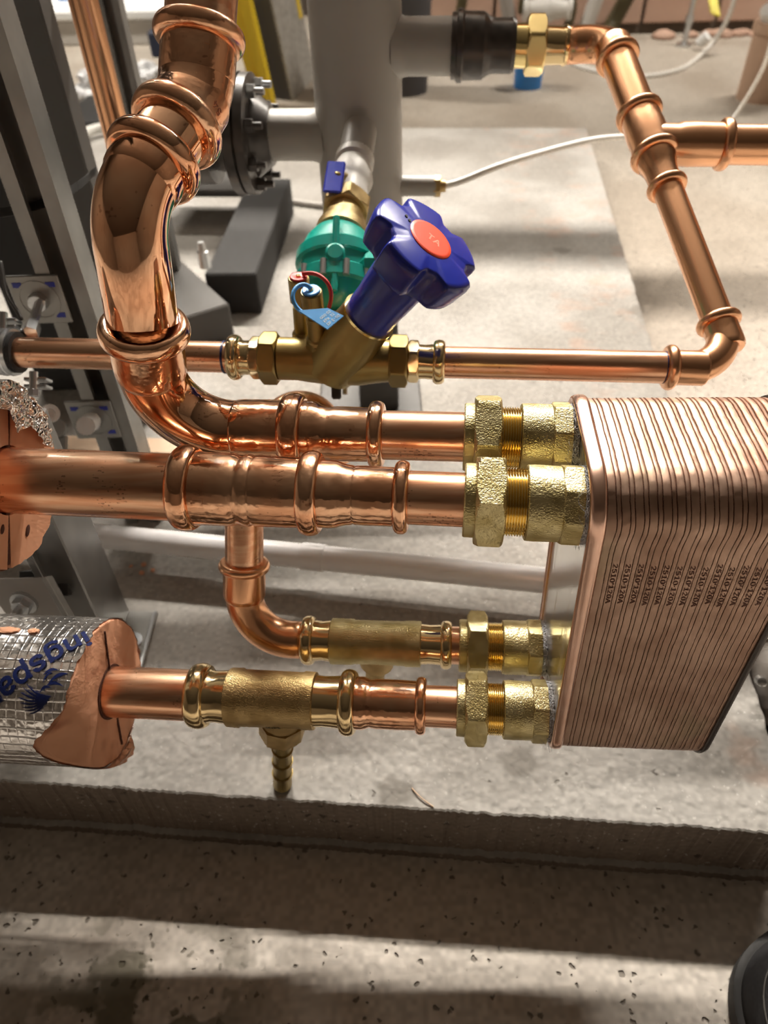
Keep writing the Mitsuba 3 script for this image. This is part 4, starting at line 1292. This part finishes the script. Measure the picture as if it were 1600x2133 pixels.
for q in range(6):
    a = -1.25 + q * .5
    e_ = math.cos(a) * gx + math.sin(a) * gy
    part('bolt', lathe(po + e_ * .0555, pd, [(.008, .0035), (.0085, .0042), (.028, .0042), (.0285, .003)], 16), 'm_zinc', pm, smooth=28)
part('boss', lathe(po + gx * .040, gx, [(0, .012), (.016, .012), (.018, .009)], 24), 'm_teal', pm, smooth=30)
part('rib', bx(po + UH * .0 - gx * -.046 - gd * .05 - gy * .004, gd * .10, gy * .008, gx * .010, .002), 'm_teal', pm, smooth=False)
cn = thing('pipe_union', 'pale brass union below the green pump', 'pipe fitting')
part('nut', cat(lathe(po, pd, [(.062, .030), (.066, .036), (.090, .037), (.094, .030), (.12, .028)], 48), hexnut(po, pd, .041, .070, .090, .1)), 'm_brass_bronze', cn, smooth=28)
dr_ = thing('press_elbow', 'copper elbow under the balancing valve, half hidden by the rear run', 'pipe fitting')
K0, K1, K2 = P(535, 925, .93), P(652, 792, .925), P(700, 965, .955)
part('bend', tube(fillet([K0, K1, K2], .034, 26), .0225, 56), 'm_copper_far', dr_, smooth=True)
part('socket', lathe(K0 + (K1 - K0) * .46, unit(K1 - K0), bead(0, .0225, .0045, .010, 9), 56), 'm_copper_far', dr_, smooth=35)
ck = thing('pipe_clip', 'black clip with a bright zinc screw under the balancing valve', 'pipe clip')
part('clip', bx(P(690, 795, .90), R[0] * .012, R[1] * .020, R[2] * .012, .002), 'm_rubber', ck, smooth=False)
part('screw', cat(bx(P(697, 791, .885), R[0] * .022, R[1] * .0035, R[2] * .014, .001), lathe(P(719, 794, .892), unit(R[1]), [(0, .0034), (.016, .0034)], 16)), 'm_zinc', ck, smooth=25)

# thin tubes around the separator
wt = thing('plastic_tube', 'thin white plastic tube from the low tank stub past the riser', 'tube')
e3_ = along(p3, UH, x=918)
part('nut', cat(hexnut(q3, UH, .0165, -.004, .008, .2), lathe(q3, UH, [(.006, .010), (.016, .009)], 24)), 'm_brass_bronze', wt, 'small brass nut', smooth=28)
part('tube', tube(spline([q3 + UH * .006, q3 + UH * .016 + Z * .001, P(1000, 361, 1.15), P(1120, 320, 1.20), P(1220, 294, 1.28), P(1300, 285, 1.40), P(1400, 284, 1.62), P(1480, 280, 1.95), P(1535, 236, 2.12), P(1570, 180, 2.05), P(1602, 105, 1.9), P(1640, 20, 1.7)], 160), .0052, 16), 'm_white_tube', wt, smooth=True)
solo('cable', tube(spline([G(400, 330, .0085), G(455, 352, .0085), G(490, 374, .0085), G(530, 395, .0085), G(580, 413, .0085), G(640, 424, .0085), G(700, 430, .0085)], 80), .0085, 14), 'm_grey_tube', 'grey cable curving over the plinth from the flange to the tank', 'cable', smooth=True)

# ------------------------------------------------------------------ the white pipe on the plinth
wp = thing('waste_pipe', 'white plastic waste pipe running low along the plinth behind the exchanger', 'pipe')
w0, w1 = G(180, 1113, .052), G(1130, 1208, .052)
wd_ = unit(w1 - w0)
part('pipe', lathe(w0 - wd_ * .35, wd_, [(0, .0160), (0, .0188), (np.linalg.norm(w1 - w0) + .45, .0188), (np.linalg.norm(w1 - w0) + .45, .0160)], 56), 'm_white_plastic', wp, smooth=35)
part('joint_socket', lathe(w0 + wd_ * .34, wd_, [(0, .0189), (.0005, .0207), (.034, .0207), (.0345, .0189)], 48), 'm_white_plastic', wp, smooth=30)

for t_ in (-.30, np.linalg.norm(w1 - w0) + .30):
    part('support', bx(w0 + wd_ * t_ - np.array([.02, .02, .052]), [.04, 0, 0], [0, .04, 0], [0, 0, .036], .003), 'm_card_grey', wp, 'grey support foot', smooth=False)

# foam crumbs on the plinth
for x, y, r, which in ((300, 1177, .004, 'orange foam crumb closest to the white pipe'), (296, 1194, .0038, 'orange foam crumb lying nearest the viewer of its group'), (319, 1189, .0034, 'orange foam crumb at the right of its group, towards the vertical copper pipe'), (273, 1180, .0026, 'tiny orange foam crumb at the left of its group, towards the strut post')):
    m_ = trimesh.creation.icosphere(2, r)
    m_.vertices *= .7 + .7 * meshkit.fbm(m_.vertices * 400, 3)[:, None]
    m_.vertices[:, 2] *= .7
    m_.apply_translation(G(x, y) + Z * r * .55)
    solo('foam_crumb', m_, 'm_foam', which, 'crumb', 'foam crumbs on the plinth', smooth=True)
# a straw lying near the front edge
solo('straw', tube(spline([G(858, 1641, .001), G(876, 1660, .0025), G(903, 1680, .001)], 12), .0008, 6), 'm_wood', 'pale straw lying near the front edge of the plinth', 'straw', smooth=True)

# ------------------------------------------------------------------ the steel rack at the left
def strut(o, w, d, h, lip=.009, t=.0025):
    """open channel, mouth towards the viewer"""
    p = [bx([o[0] - w / 2, o[1], o[2]], [t, 0, 0], [0, d, 0], [0, 0, h]), bx([o[0] + w / 2 - t, o[1], o[2]], [t, 0, 0], [0, d, 0], [0, 0, h]),
         bx([o[0] - w / 2, o[1] + d - t, o[2]], [w, 0, 0], [0, t, 0], [0, 0, h]),
         bx([o[0] - w / 2, o[1], o[2]], [lip, 0, 0], [0, t, 0], [0, 0, h], .0008), bx([o[0] + w / 2 - lip, o[1], o[2]], [lip, 0, 0], [0, t, 0], [0, 0, h], .0008),
         bx([o[0] - w / 2 + lip - t, o[1], o[2]], [t, 0, 0], [0, .008, 0], [0, 0, h]), bx([o[0] + w / 2 - lip, o[1], o[2]], [t, 0, 0], [0, .008, 0], [0, 0, h])]
    return cat(p)


sa = P(150, 650, .95)
ST = thing('strut_channel', 'galvanised strut channel upright carrying the clamp plates at the left', 'strut channel')
part('channel', strut([sa[0], sa[1], 0], .058, .045, 1.6, lip=.018), 'm_galv', ST, smooth=False)
sb = np.array([-.405, .650, 0])


def clamp_plate(o, label, sleeve):
    k = thing('base_plate', label, 'bracket')
    s = .066
    pl = bx(o - np.array([s / 2, .004, s / 2]), [s, 0, 0], [0, .004, 0], [0, 0, s], .0012)
    part('plate', pl, 'm_galv', k, smooth=False)
    part('pressed_ring', lathe(o + np.array([0, -.0042, 0]), np.array([0, -1.0, 0]), [(-.002, .027), (.0008, .0265), (.0008, .0235), (-.002, .023)], 48), 'm_galv', k, smooth=35)
    for x_o, z_o in ((-.021, .021), (.021, .021), (.021, -.021)):
        part('slot', bx(o + np.array([x_o - .006, -.0048, z_o - .0035]), [.012, 0, 0], [0, .001, 0], [0, 0, .007], .0004), 'm_slot_blue', k, 'blue stained slot', smooth=False)
    part('nut', cat(hexnut(o, np.array([0, -1.0, 0]), .0125, .004, .015, .3)), 'm_zinc', k, smooth=28)
    return k


pA = plane_hit(84, 622, sa + np.array([0, .0006, 0]), np.array([0, 1.0, 0]))
kA = clamp_plate(pA, 'galvanised square base plate with blue slots above the clamped pipe', False)
CR = along(*LV, x=18)
rod_end = P(62, 694, .862)
part('rod', lathe(pA, unit(rod_end - pA), [(.010, .0055), (np.linalg.norm(rod_end - pA) - .022, .0055), (np.linalg.norm(rod_end - pA) - .020, .0105), (np.linalg.norm(rod_end - pA) + .004, .0105)], 6), 'm_zinc', kA, 'threaded rod with a long nut', smooth=28)
pB = plane_hit(196, 872, sa + np.array([0, .0006, 0]), np.array([0, 1.0, 0]))
kB = clamp_plate(pB, 'galvanised square base plate with blue slots behind the wide lower pipes', True)
rB = pB + unit(P(150, 912, .90) - pB) * .075
part('sleeve', lathe(pB, unit(rB - pB), [(.006, .006), (.022, .006), (.023, .0125), (np.linalg.norm(rB - pB), .0125), (np.linalg.norm(rB - pB) + .001, .008)], 28), 'm_white_plastic', kB, 'white plastic sleeve', smooth=35)
ws = thing('washer', 'white plastic washer beside the crumpled foil', 'washer')
wo = P(104, 862, .97)
wn = unit(CAM - wo + np.array([0.3, 0, .5]))
scene[ws] = mikit.ply(lathe(wo, wn, [(0, .0065), (0, .0120), (.0030, .0125), (.006, .0120), (.006, .0065), (.003, .006)], 40), 'm_white_plastic', smooth=35)
part_ = thing('pipe_bracket', 'pale metal bracket lug below the white washer', 'bracket')
scene[part_] = mikit.ply(cat(bx(P(108, 905, .985), R[0] * .020, R[1] * .030, R[2] * .006, .002), lathe(P(118, 892, .982), -R[2], [(0, .014), (.006, .014), (.007, .012)], 32)), 'm_galv', smooth=30)
# pipe clamp on the rear run
pc = thing('pipe_clamp', 'steel pipe clamp with black rubber lining on the rear copper pipe at the left edge', 'pipe clamp')
cx, cy, cd = frame(LV[1], -R[2])
part('lining', lathe(CR, LV[1], [(-.012, .0178), (-.012, .0235), (.0135, .0235), (.0135, .0178)], 56), 'm_rubber', pc, 'black rubber lining', smooth=28)
part('band', lathe(CR, LV[1], [(-.0095, .0236), (-.010, .0265), (-.004, .0275), (.000, .0262), (.004, .0275), (.0085, .0265), (.0085, .0236)], 56), 'm_zinc', pc, 'pressed steel band', smooth=28)
for s_, (u_, w_) in ((1, (7, 668)), (-1, (70, 792))):
    q = P(u_, w_, .848 if s_ > 0 else .83)
    part('lug', cat(bx(q - R[0] * .012 - R[1] * .004, R[0] * .026, R[1] * .004, R[2] * .018, .001), bx(q - R[0] * .012 + R[1] * .004, R[0] * .026, R[1] * .004, R[2] * .018, .001)), 'm_zinc', pc, smooth=False)
    part('screw', cat(lathe(q - R[1] * .010, R[1], [(0, .0048), (.024, .0048)], 20), hexnut(q + R[1] * .010, R[1], .0068, 0, .008, .2)), 'm_zinc', pc, smooth=28)
ck2 = thing('wire_clip', 'bent black wire clip hanging at the left edge', 'wire')
scene[ck2] = mikit.ply(tube(spline([P(1, 545, .88), P(8, 585, .875), P(16, 616, .87), P(28, 636, .865), P(44, 665, .86)], 30), .0026, 10), 'm_dark_steel', smooth=True)
# dark post, strut and copper pipe further back
dp = P(145, 330, 1.10)
solo('steel_post', bx([dp[0] - .021, dp[1], 0], [.042, 0, 0], [0, .05, 0], [0, 0, 1.6], .003), 'm_dark_steel', 'dark grey box section post behind the strut channel', 'post', smooth=False)
dp2 = P(10, 330, 1.20)  # black panel added to stand for the shaded gap beside the strut
solo('steel_post', bx([dp2[0] - .095, dp2[1], 0], [.19, 0, 0], [0, .04, 0], [0, 0, 1.6], .003), 'm_rubber', 'black panel added for the dark shaded gap behind the strut channel at the left edge', 'post', smooth=False)
sp2 = P(250, 120, 1.42)
S2_ = thing('strut_channel', 'slim galvanised strut upright behind the copper riser at the top left', 'strut channel')
part('channel', strut([sp2[0], sp2[1], 0], .043, .035, 1.4, lip=.013), 'm_galv', S2_, smooth=False)
cpb = P(206, 130, 1.16)
solo('copper_pipe', lathe(np.array([cpb[0], cpb[1], .02]), Z, [(0, .0222), (1.5, .0222)], 48), 'm_copper_far', 'upright copper pipe in the upper left corner', 'pipe')
tie = [P(-30, 446, .90), P(20, 441, .895), P(70, 430, .89), P(110, 417, .895), P(150, 396, .92), P(182, 372, .98), P(200, 356, 1.06)]
tl = spline(tie, 40)
sm = cat([bx(tl[k] - R[1] * .0055, (tl[k + 1] - tl[k]) * 1.08, R[1] * .011, -R[2] * .002) for k in range(39)])
solo('strap', sm, 'm_rubber', 'black strap pulled round the uprights at the left', 'strap', smooth=False)

# lower left: foot of the rack on the plinth
fb = thing('strut_channel', 'galvanised strut post standing on a foot plate at the lower left', 'strut channel')
pbx, pby = -.398, .668
part('channel', bx([pbx - .022, pby - .062, .006], [.044, 0, 0], [0, .082, 0], [0, 0, .36], .002), 'm_galv_dull', fb, smooth=False)
part('channel_lip', bx([pbx - .026, pby - .070, .006], [.010, 0, 0], [0, .010, 0], [0, 0, .345], .001), 'm_galv_dull', fb, smooth=False)
fpk = [G(232, 1277), G(330, 1279), G(294, 1396), G(180, 1396)]
hull = trimesh.convex.convex_hull(np.array([p + Z * s for p in fpk for s in (0, .006)]))
part('foot_plate', hull, 'm_galv', fb, 'steel foot plate', smooth=False)
part('foot_stiffener', bx(fpk[1] + Z * .006 - np.array([.006, .10, 0]), [.006, 0, 0], [0, .10, 0], [0, 0, .003], .001), 'm_zinc', fb, smooth=False)
part('foot_bolt', lathe(G(276, 1335, .006), Z, [(0, .014), (.0025, .014), (.003, .0095), (.010, .0095), (.0105, .005), (.018, .005)], 32), 'm_zinc', fb, 'anchor bolt', smooth=28)
ab = thing('angle_bracket', 'grey angle bracket with a bolt beside the lower left post', 'bracket')
a0 = P(-40, 1206, .87)
a1 = P(100, 1202, .855)
dn_ = P(150, 1292, .90) - a1
part('plate', trimesh.convex.convex_hull(np.array([q + R[2] * s for q in (a0, a1, a1 + dn_, P(25, 1296, .915)) for s in (0, .005)])), 'm_cast_grey', ab, smooth=False)
part('flange', bx(a1 - R[2] * .002, dn_, R[0] * .006 - R[1] * .003, -R[2] * .016, .001), 'm_galv', ab, smooth=False)
bo_ = P(50, 1255, .885)
nb = unit(np.cross(dn_, a1 - a0))
nb = nb if nb @ R[2] < 0 else -nb
part('bolt', cat(lathe(bo_, nb, [(-.004, .0165), (.0022, .0165), (.0026, .012)], 32), hexnut(bo_, nb, .0120, .002, .011, .2), lathe(bo_, nb, [(.008, .0058), (.022, .0058), (.023, .005)], 20)), 'm_zinc', ab, 'hexagon bolt', smooth=28)
solo('steel_block', bx(P(40, 1190, .90), R[0] * .06, R[1] * .03, R[2] * .03), 'm_rubber', 'dark block in the corner behind the angle bracket', 'block', smooth=False)
tb = G(120, 945)
solo('timber_batten', bx(G(110, 950), UH * .36, V * .045, Z * .016, .002), 'm_wood', 'pale timber batten on the plinth under the rear clamp plate', 'batten', smooth=False)

# black skid and strut between the elbow and the separator
sk = thing('skid_frame', 'black steel skid beam lying on the plinth behind the swept elbow', 'steel frame')
a, b = G(300, 470, .085), G(478, 632, .085)
dd_ = unit(b - a)
nn_ = unit(np.cross(Z, dd_))
nn_ = nn_ if nn_ @ V < 0 else -nn_
part('beam', bx(a - Z * .085 - dd_ * .08, dd_ * (np.linalg.norm(b - a) + .08), nn_ * .13, Z * .085, .004), 'm_dark_steel', sk, smooth=False)
part('bolt', lathe(P(424, 535, 1.44), Z, [(-.02, .012), (.012, .012), (.014, .009), (.03, .006)], 20), 'm_zinc', sk, 'bright bolt', smooth=28)
c0, c1 = G(520, 372, .10), G(425, 570, .10)
part('cross_beam', bx(c0 - Z * .1, unit(c1 - c0) * np.linalg.norm(c1 - c0), unit(np.cross(Z, c1 - c0)) * .12, Z * .1, .004), 'm_rubber', sk, smooth=False)
part('gusset', bx(G(330, 395, .10) - Z * .02, UH * .27, V * .18, Z * .02, .003), 'm_dark_steel', sk, smooth=False)

# ------------------------------------------------------------------ overhead pipes added out of view to cast shadow bands on the plinth
oh = thing('added_overhead_pipe', 'unseen grey pipe added overhead to cast a shadow band on the plinth', 'pipe')
part('pipe', lathe(np.array([-1.9, 2.68, 1.0]), UH, [(0, .075), (2.85, .075)], 40), 'm_tank', oh, smooth=35)
for t_h in (.3, 2.6):
    part('hanger', lathe(np.array([-1.9, 2.68, 1.0]) + UH * t_h, Z, [(.07, .006), (ZC - 1.0, .006)], 12), 'm_zinc', oh, 'threaded hanger rod', smooth=30)

oh = thing('added_overhead_pipe', 'unseen copper pipe added overhead to cast a shadow band behind the exchanger', 'pipe')  # added out of view for the nearer shadow band
h0 = np.array([-.36, 1.338 + .022, .78])
hd_ = unit(np.array([1, -.0645, 0]))
part('pipe', lathe(h0, hd_, [(0, .0255), (2.4, .0255)], 40), 'm_copper_far', oh, smooth=35)
for t_h in (.9, 2.2):
    part('hanger', lathe(h0 + hd_ * t_h, Z, [(.024, .006), (ZC - .78, .006)], 12), 'm_zinc', oh, 'threaded hanger rod', smooth=30)

# ------------------------------------------------------------------ things on the floor behind
zf = ZF
cr = thing('white_box', 'low white box in the far left corner', 'box')
A0, A1 = G(60, 97, zf), G(352, 93, zf)
part('body', bx(A0, A1 - A0, V * .62, Z * .135, .01), 'm_card_grey', cr, smooth=False)
part('lid', bx(A0 - V * .02 - UH * .02 + Z * .135, (A1 - A0) + UH * .04, V * .66, Z * .05, .01), 'm_card_white', cr, 'bright white lid', smooth=False)
solo('teal_case', bx(A0 + Z * .186 + UH * .10 + V * .36, UH * .36, V * .2, Z * .09, .01), 'm_pot_blue', 'small teal case on the white box', 'case', smooth=False)
nb0 = G(275, 150, zf)
solo('navy_box', bx(nb0 + V * .35, UH * .62, V * .4, Z * .13, .01), 'm_navy', 'dark navy box beside the white box', 'box', smooth=False)
for q, (x, y, s, lab) in enumerate(((226, 214, .15, 'crumpled white plastic bag on the floor behind the upright copper pipe'), (325, 186, .11, 'crumpled white plastic bag between the slim strut and the riser'))):
    m_ = trimesh.creation.icosphere(4, 1.0)
    nn = meshkit.fbm(m_.vertices * 2.2 + q * 7, 4)[:, None]
    m_.vertices *= np.array([s, s * .8, s * .75]) * (.45 + 1.0 * nn)
    m_.vertices[:, 2] = np.maximum(m_.vertices[:, 2], -s * .3)
    m_.apply_translation(G(x, y, zf) + Z * s * .3)
    solo('plastic_bag', m_, 'm_bag', lab, 'bag', smooth=50)
b0 = G(120, 322, zf)
solo('black_crate', bx(b0, UH * .42, V * .42, Z * .12, .01), 'm_rubber', 'low black crate on the floor between the dark post and the riser', 'crate', smooth=False)
solo('cable', tube(spline([G(x_q, y_q, zf + .138) for x_q, y_q in ((140, 300), (175, 278), (200, 268), (232, 264), (270, 268))], 40), .017, 12), 'm_white_tube', 'white cable over the black crate at the left', 'cable', smooth=True)
# yellow stile, dark case
g0, g1 = G(533, 225, zf), G(572, 223, zf)
dg = pix(g0)[1]
top_ = P(455, -60, dg - .28)
top2 = P(508, -60, dg - .28)
vv = top_ - g0
ys = thing('ladder_stile', 'yellow ladder stile leaning behind the tank', 'ladder')
part('web', trimesh.convex.convex_hull(np.array([g0, g0 + (g1 - g0) * .55, top_, top_ + (top2 - top_) * .55, g0 + V * .03, top_ + V * .03, g0 + (g1 - g0) * .55 + V * .03, top_ + (top2 - top_) * .55 + V * .03])), 'm_yellow', ys, smooth=False)
part('flange', trimesh.convex.convex_hull(np.array([g0 + (g1 - g0) * .55 - V * .02, g1 - V * .02, top_ + (top2 - top_) * .55 - V * .02, top2 - V * .02, g1 + V * .05, top2 + V * .05])), 'm_yellow', ys, smooth=False)
kc, kl, kr = G(606, 209, zf), G(571, 205, zf), G(652, 160, zf)
hgt = Z * .9 - UH * .12
cs = thing('tall_case', 'tall dark case with a textured grey side standing behind the yellow stile', 'case')
part('front', trimesh.convex.convex_hull(np.array([q + s for q in (kc, kl, kl + (kr - kc), kr) for s in (np.zeros(3), hgt)])), 'm_case', cs, smooth=False)
sd_ = unit(np.cross(kr - kc, hgt))
sd_ = sd_ if sd_ @ UH > 0 else -sd_
part('side', trimesh.convex.convex_hull(np.array([q + s + w for q in (kc, kr) for s in (np.zeros(3), hgt) for w in (sd_ * .002, sd_ * .012)])), 'm_case_side', cs, 'textured grey side', smooth=False)
part('stripe', trimesh.convex.convex_hull(np.array([q + s + w for q in (kc + (kr - kc) * .82, kc + (kr - kc) * .93) for s in (hgt * .30, hgt) for w in (sd_ * .012, sd_ * .016)])), 'm_yellow', cs, 'yellow stripe', smooth=False)
solo('dark_bin', lathe(G(836, 205, zf) + V * .14, Z, [(0, .12), (.55, .14), (.56, .10)], 40), 'm_case', 'dark bin standing behind the separator tank', 'bin', smooth=35)
solo('blue_pot', lathe(G(1100, 188, zf) + V * .06, Z, [(0, .062), (.002, .066), (.15, .074), (.152, .079), (.165, .079), (.166, .07), (.10, .066)], 40), 'm_pot_blue', 'blue plastic pot on the floor behind the brass union', 'pot', smooth=35)
c2 = [G(1180, 120, zf), G(1205, 141, zf), G(1260, 155, zf), G(1330, 163, zf), G(1400, 153, zf), G(1450, 126, zf)]
c2 = [q + Z * .008 for q in c2] + [P(1490, 82, 4.0), P(1515, 40, 3.9), P(1532, -10, 3.8), P(1542, -60, 3.7)]
solo('cable', tube(spline(c2, 120), .012, 12), 'm_white_tube', 'white cable curling up the back wall at the right', 'cable', smooth=True)
# clutter against the back wall
def W(x, y, off=.12):
    """the point off metres in front of the right back wall that the photo shows at pixel x, y"""
    return plane_hit(x, y, np.array([0, YR - off, 0]), np.array([0, 1.0, 0]))


solo('black_hose', tube(spline([G(1262, 92, zf) + Z * .05, W(1278, 45), W(1300, 5), W(1326, -50)], 30), .045, 20), 'm_olive', 'thick dark hose leaning at the back wall', 'hose', smooth=True)
v1 = W(1140, 18, .16)
vl = thing('wall_valve', 'pale cast valve with a dark yoke low on the back wall', 'valve')
part('body', cat(lathe(v1 - UH * .14, UH, [(0, .06), (.02, .06), (.03, .045), (.09, .055), (.14, .075), (.19, .055), (.25, .045), (.26, .06), (.28, .06)], 32)), 'm_pale_metal', vl, smooth=40)
part('yoke', tube(spline([v1 + UH * -.14 + Z * -.02, v1 + UH * -.10 + Z * .11, v1 + Z * .15, v1 + UH * .10 + Z * .11, v1 + UH * .14 - Z * .05, v1 + UH * .10 - Z * .14], 40), .026, 14), 'm_olive', vl, smooth=True)
solo('wall_pipe', tube(spline([W(1050, -30), W(1058, 20), W(1066, 66)], 12), .04, 20), 'm_cast_grey', 'grey pipe dropping down the back wall beside the pale valve', 'pipe', smooth=True)
solo('wall_pipe', tube(spline([W(1216, 70, .2), W(1234, 20, .2), W(1258, -40, .2)], 12), .042, 20), 'm_card_grey', 'mottled grey pipe leaning beside the dark hose', 'pipe', smooth=True)
solo('wall_pipe', tube(spline([W(965, -30), W(960, 20), W(948, 62)], 12), .03, 20), 'm_olive', 'dark pipe on the back wall behind the iron socket', 'pipe', smooth=True)
ro = thing('steel_rod', 'thin steel rod with a round foot against the back wall', 'rod')
r0 = G(1424, 96, zf)
part('rod', lathe(r0, Z, [(0, .016), (.11, .016), (.112, .022), (.15, .022), (.152, .014), (.6, .014)], 20), 'm_zinc', ro, smooth=35)
part('foot', lathe(r0, Z, [(0, .045), (.012, .045), (.02, .03), (.022, .02)], 32), 'm_zinc', ro, smooth=35)
solo('white_plug', lathe(G(1452, 104, zf) + Z * .03, unit([.5, -.4, .7]), [(0, .02), (.002, .026), (.06, .028), (.062, .02)], 28), 'm_card_white', 'small white plastic plug at the foot of the back wall', 'plug', smooth=35)
yt = W(1485, 6, .35)
solo('yellow_tag', bx(yt - R[0] * .03 - R[1] * .07, R[0] * .055 + R[1] * .02, R[1] * .125 + R[0] * .02, R[2] * .01, .004), 'm_tag_yellow', 'yellow tag hanging at the top right', 'tag', smooth=False)
vr = thing('wall_valve', 'pale cast valve on the clay pipe at the right edge', 'valve')
cp0 = G(1588, 205, zf)
part('body', lathe(np.array([cp0[0], cp0[1], zf + .30]), Z, [(0, .10), (.03, .115), (.05, .11), (.07, .085), (.16, .075), (.18, .115), (.21, .12), (.23, .10), (.30, .07), (.6, .07)], 40), 'm_pale_metal', vr, smooth=40)
part('side_port', lathe(np.array([cp0[0], cp0[1], zf + .47]), unit(-UH * .6 - V), [(0, .06), (.11, .06), (.112, .08), (.13, .08), (.131, .05)], 32), 'm_pale_metal', vr, smooth=35)
solo('clay_pipe', lathe(np.array([cp0[0], cp0[1], zf]), Z, [(0, .115), (.26, .115), (.262, .125), (.299, .125), (.3, .09)], 48), 'm_clay', 'upright clay pipe stub at the right edge', 'pipe', smooth=35)
rbm = []
for q in range(26):
    r = rng.uniform(.02, .05)
    xr = rng.uniform(.9, 2.4)
    if 1.25 < xr < 1.7:
        continue
    m_ = trimesh.creation.icosphere(2, r)
    m_.vertices *= (.6 + .8 * meshkit.fbm(m_.vertices * 14 + q * 3, 3)[:, None]) * np.array([1.3, 1, .6])
    m_.apply_translation([xr, rng.uniform(5.08, 5.16), zf + r * .3])
    rbm.append(m_)
k = solo('rubble', cat(rbm), 'm_block', 'broken lumps of masonry along the foot of the back wall', 'rubble', smooth=40, kind='stuff')

# right edge: cast foot with a screw, shoe of the person taking the picture
ft = thing('pump_foot', 'grey cast foot with a screw beyond the plinth at the right edge', 'casting')
fo_ = P(1640, 1425, .99)
m_ = trimesh.creation.icosphere(4, 1.0)
m_.vertices *= np.array([.058, .06, .075]) * (.85 + .3 * meshkit.fbm(m_.vertices * 1.2, 3)[:, None])
m_.apply_translation(fo_)
part('body', m_, 'm_cast_grey', ft, smooth=True)
part('screw', lathe(P(1587, 1420, .925), -R[2] + R[0] * -.2, [(-.012, .006), (.002, .006), (.003, .004)], 20), 'm_zinc', ft, 'bright screw', smooth=30)
part('pad', lathe(np.array([fo_[0], fo_[1], ZF]), Z, [(0, .055), (.03, .06), (fo_[2] - ZF - .03, .05)], 32), 'm_rubber', ft, 'black rubber pad', smooth=35)
sh = thing('shoe', 'black work shoe toe at the lower right corner', 'shoe')
s0 = np.array([.480, .130, ZF])
n, m = 64, 30
th = np.arange(n) / n * 2 * np.pi
lx, ly = .105, .150
rot = .5


def shoe_outline(sx, sy, z, fx=0.0):
    c, s = np.cos(th), np.sin(th)
    x = np.sign(c) * np.abs(c) ** .85 * lx * sx
    y = np.sign(s) * np.abs(s) ** .80 * ly * sy + fx
    xr, yr = x * math.cos(rot) - y * math.sin(rot), x * math.sin(rot) + y * math.cos(rot)
    return np.c_[s0[0] + xr, s0[1] + yr, np.full(n, ZF + z)]


def stack(rings):
    v = np.vstack(rings + [rings[0].mean(0), rings[-1].mean(0)])
    i = np.arange(n)
    j = (i + 1) % n
    f = []
    for k in range(len(rings) - 1):
        p, q = k * n, (k + 1) * n
        f += [np.stack([p + i, p + j, q + j], 1), np.stack([p + i, q + j, q + i], 1)]
    f += [np.stack([j, i, i * 0 + len(rings) * n], 1), np.stack([(len(rings) - 1) * n + i, (len(rings) - 1) * n + j, i * 0 + len(rings) * n + 1], 1)]
    return trimesh.Trimesh(v, np.vstack(f), process=False)


part('sole', stack([shoe_outline(.97, .97, 0), shoe_outline(1.02, 1.02, .004), shoe_outline(1.02, 1.02, .024), shoe_outline(.98, .98, .027)]), 'm_rubber', sh, 'black rubber sole', smooth=35)
part('upper', stack([shoe_outline(.95, .96, .024)] + [shoe_outline(.97 * math.cos(a) ** .55, .97 * math.cos(a) ** .6, .027 + .075 * math.sin(a), -.02 * math.sin(a)) for a in np.linspace(.0, 1.45, 16)]), 'm_shoe', sh, smooth=True)
for q, a in enumerate((.42, .52)):
    ring = shoe_outline(.975 * math.cos(a) ** .55, .975 * math.cos(a) ** .6, .0275 + .075 * math.sin(a), -.02 * math.sin(a))
    part('stitching', tube(np.vstack([ring, ring[:1]]), .0012, 6), 'm_dark_steel', sh, 'raised seam', smooth=True)
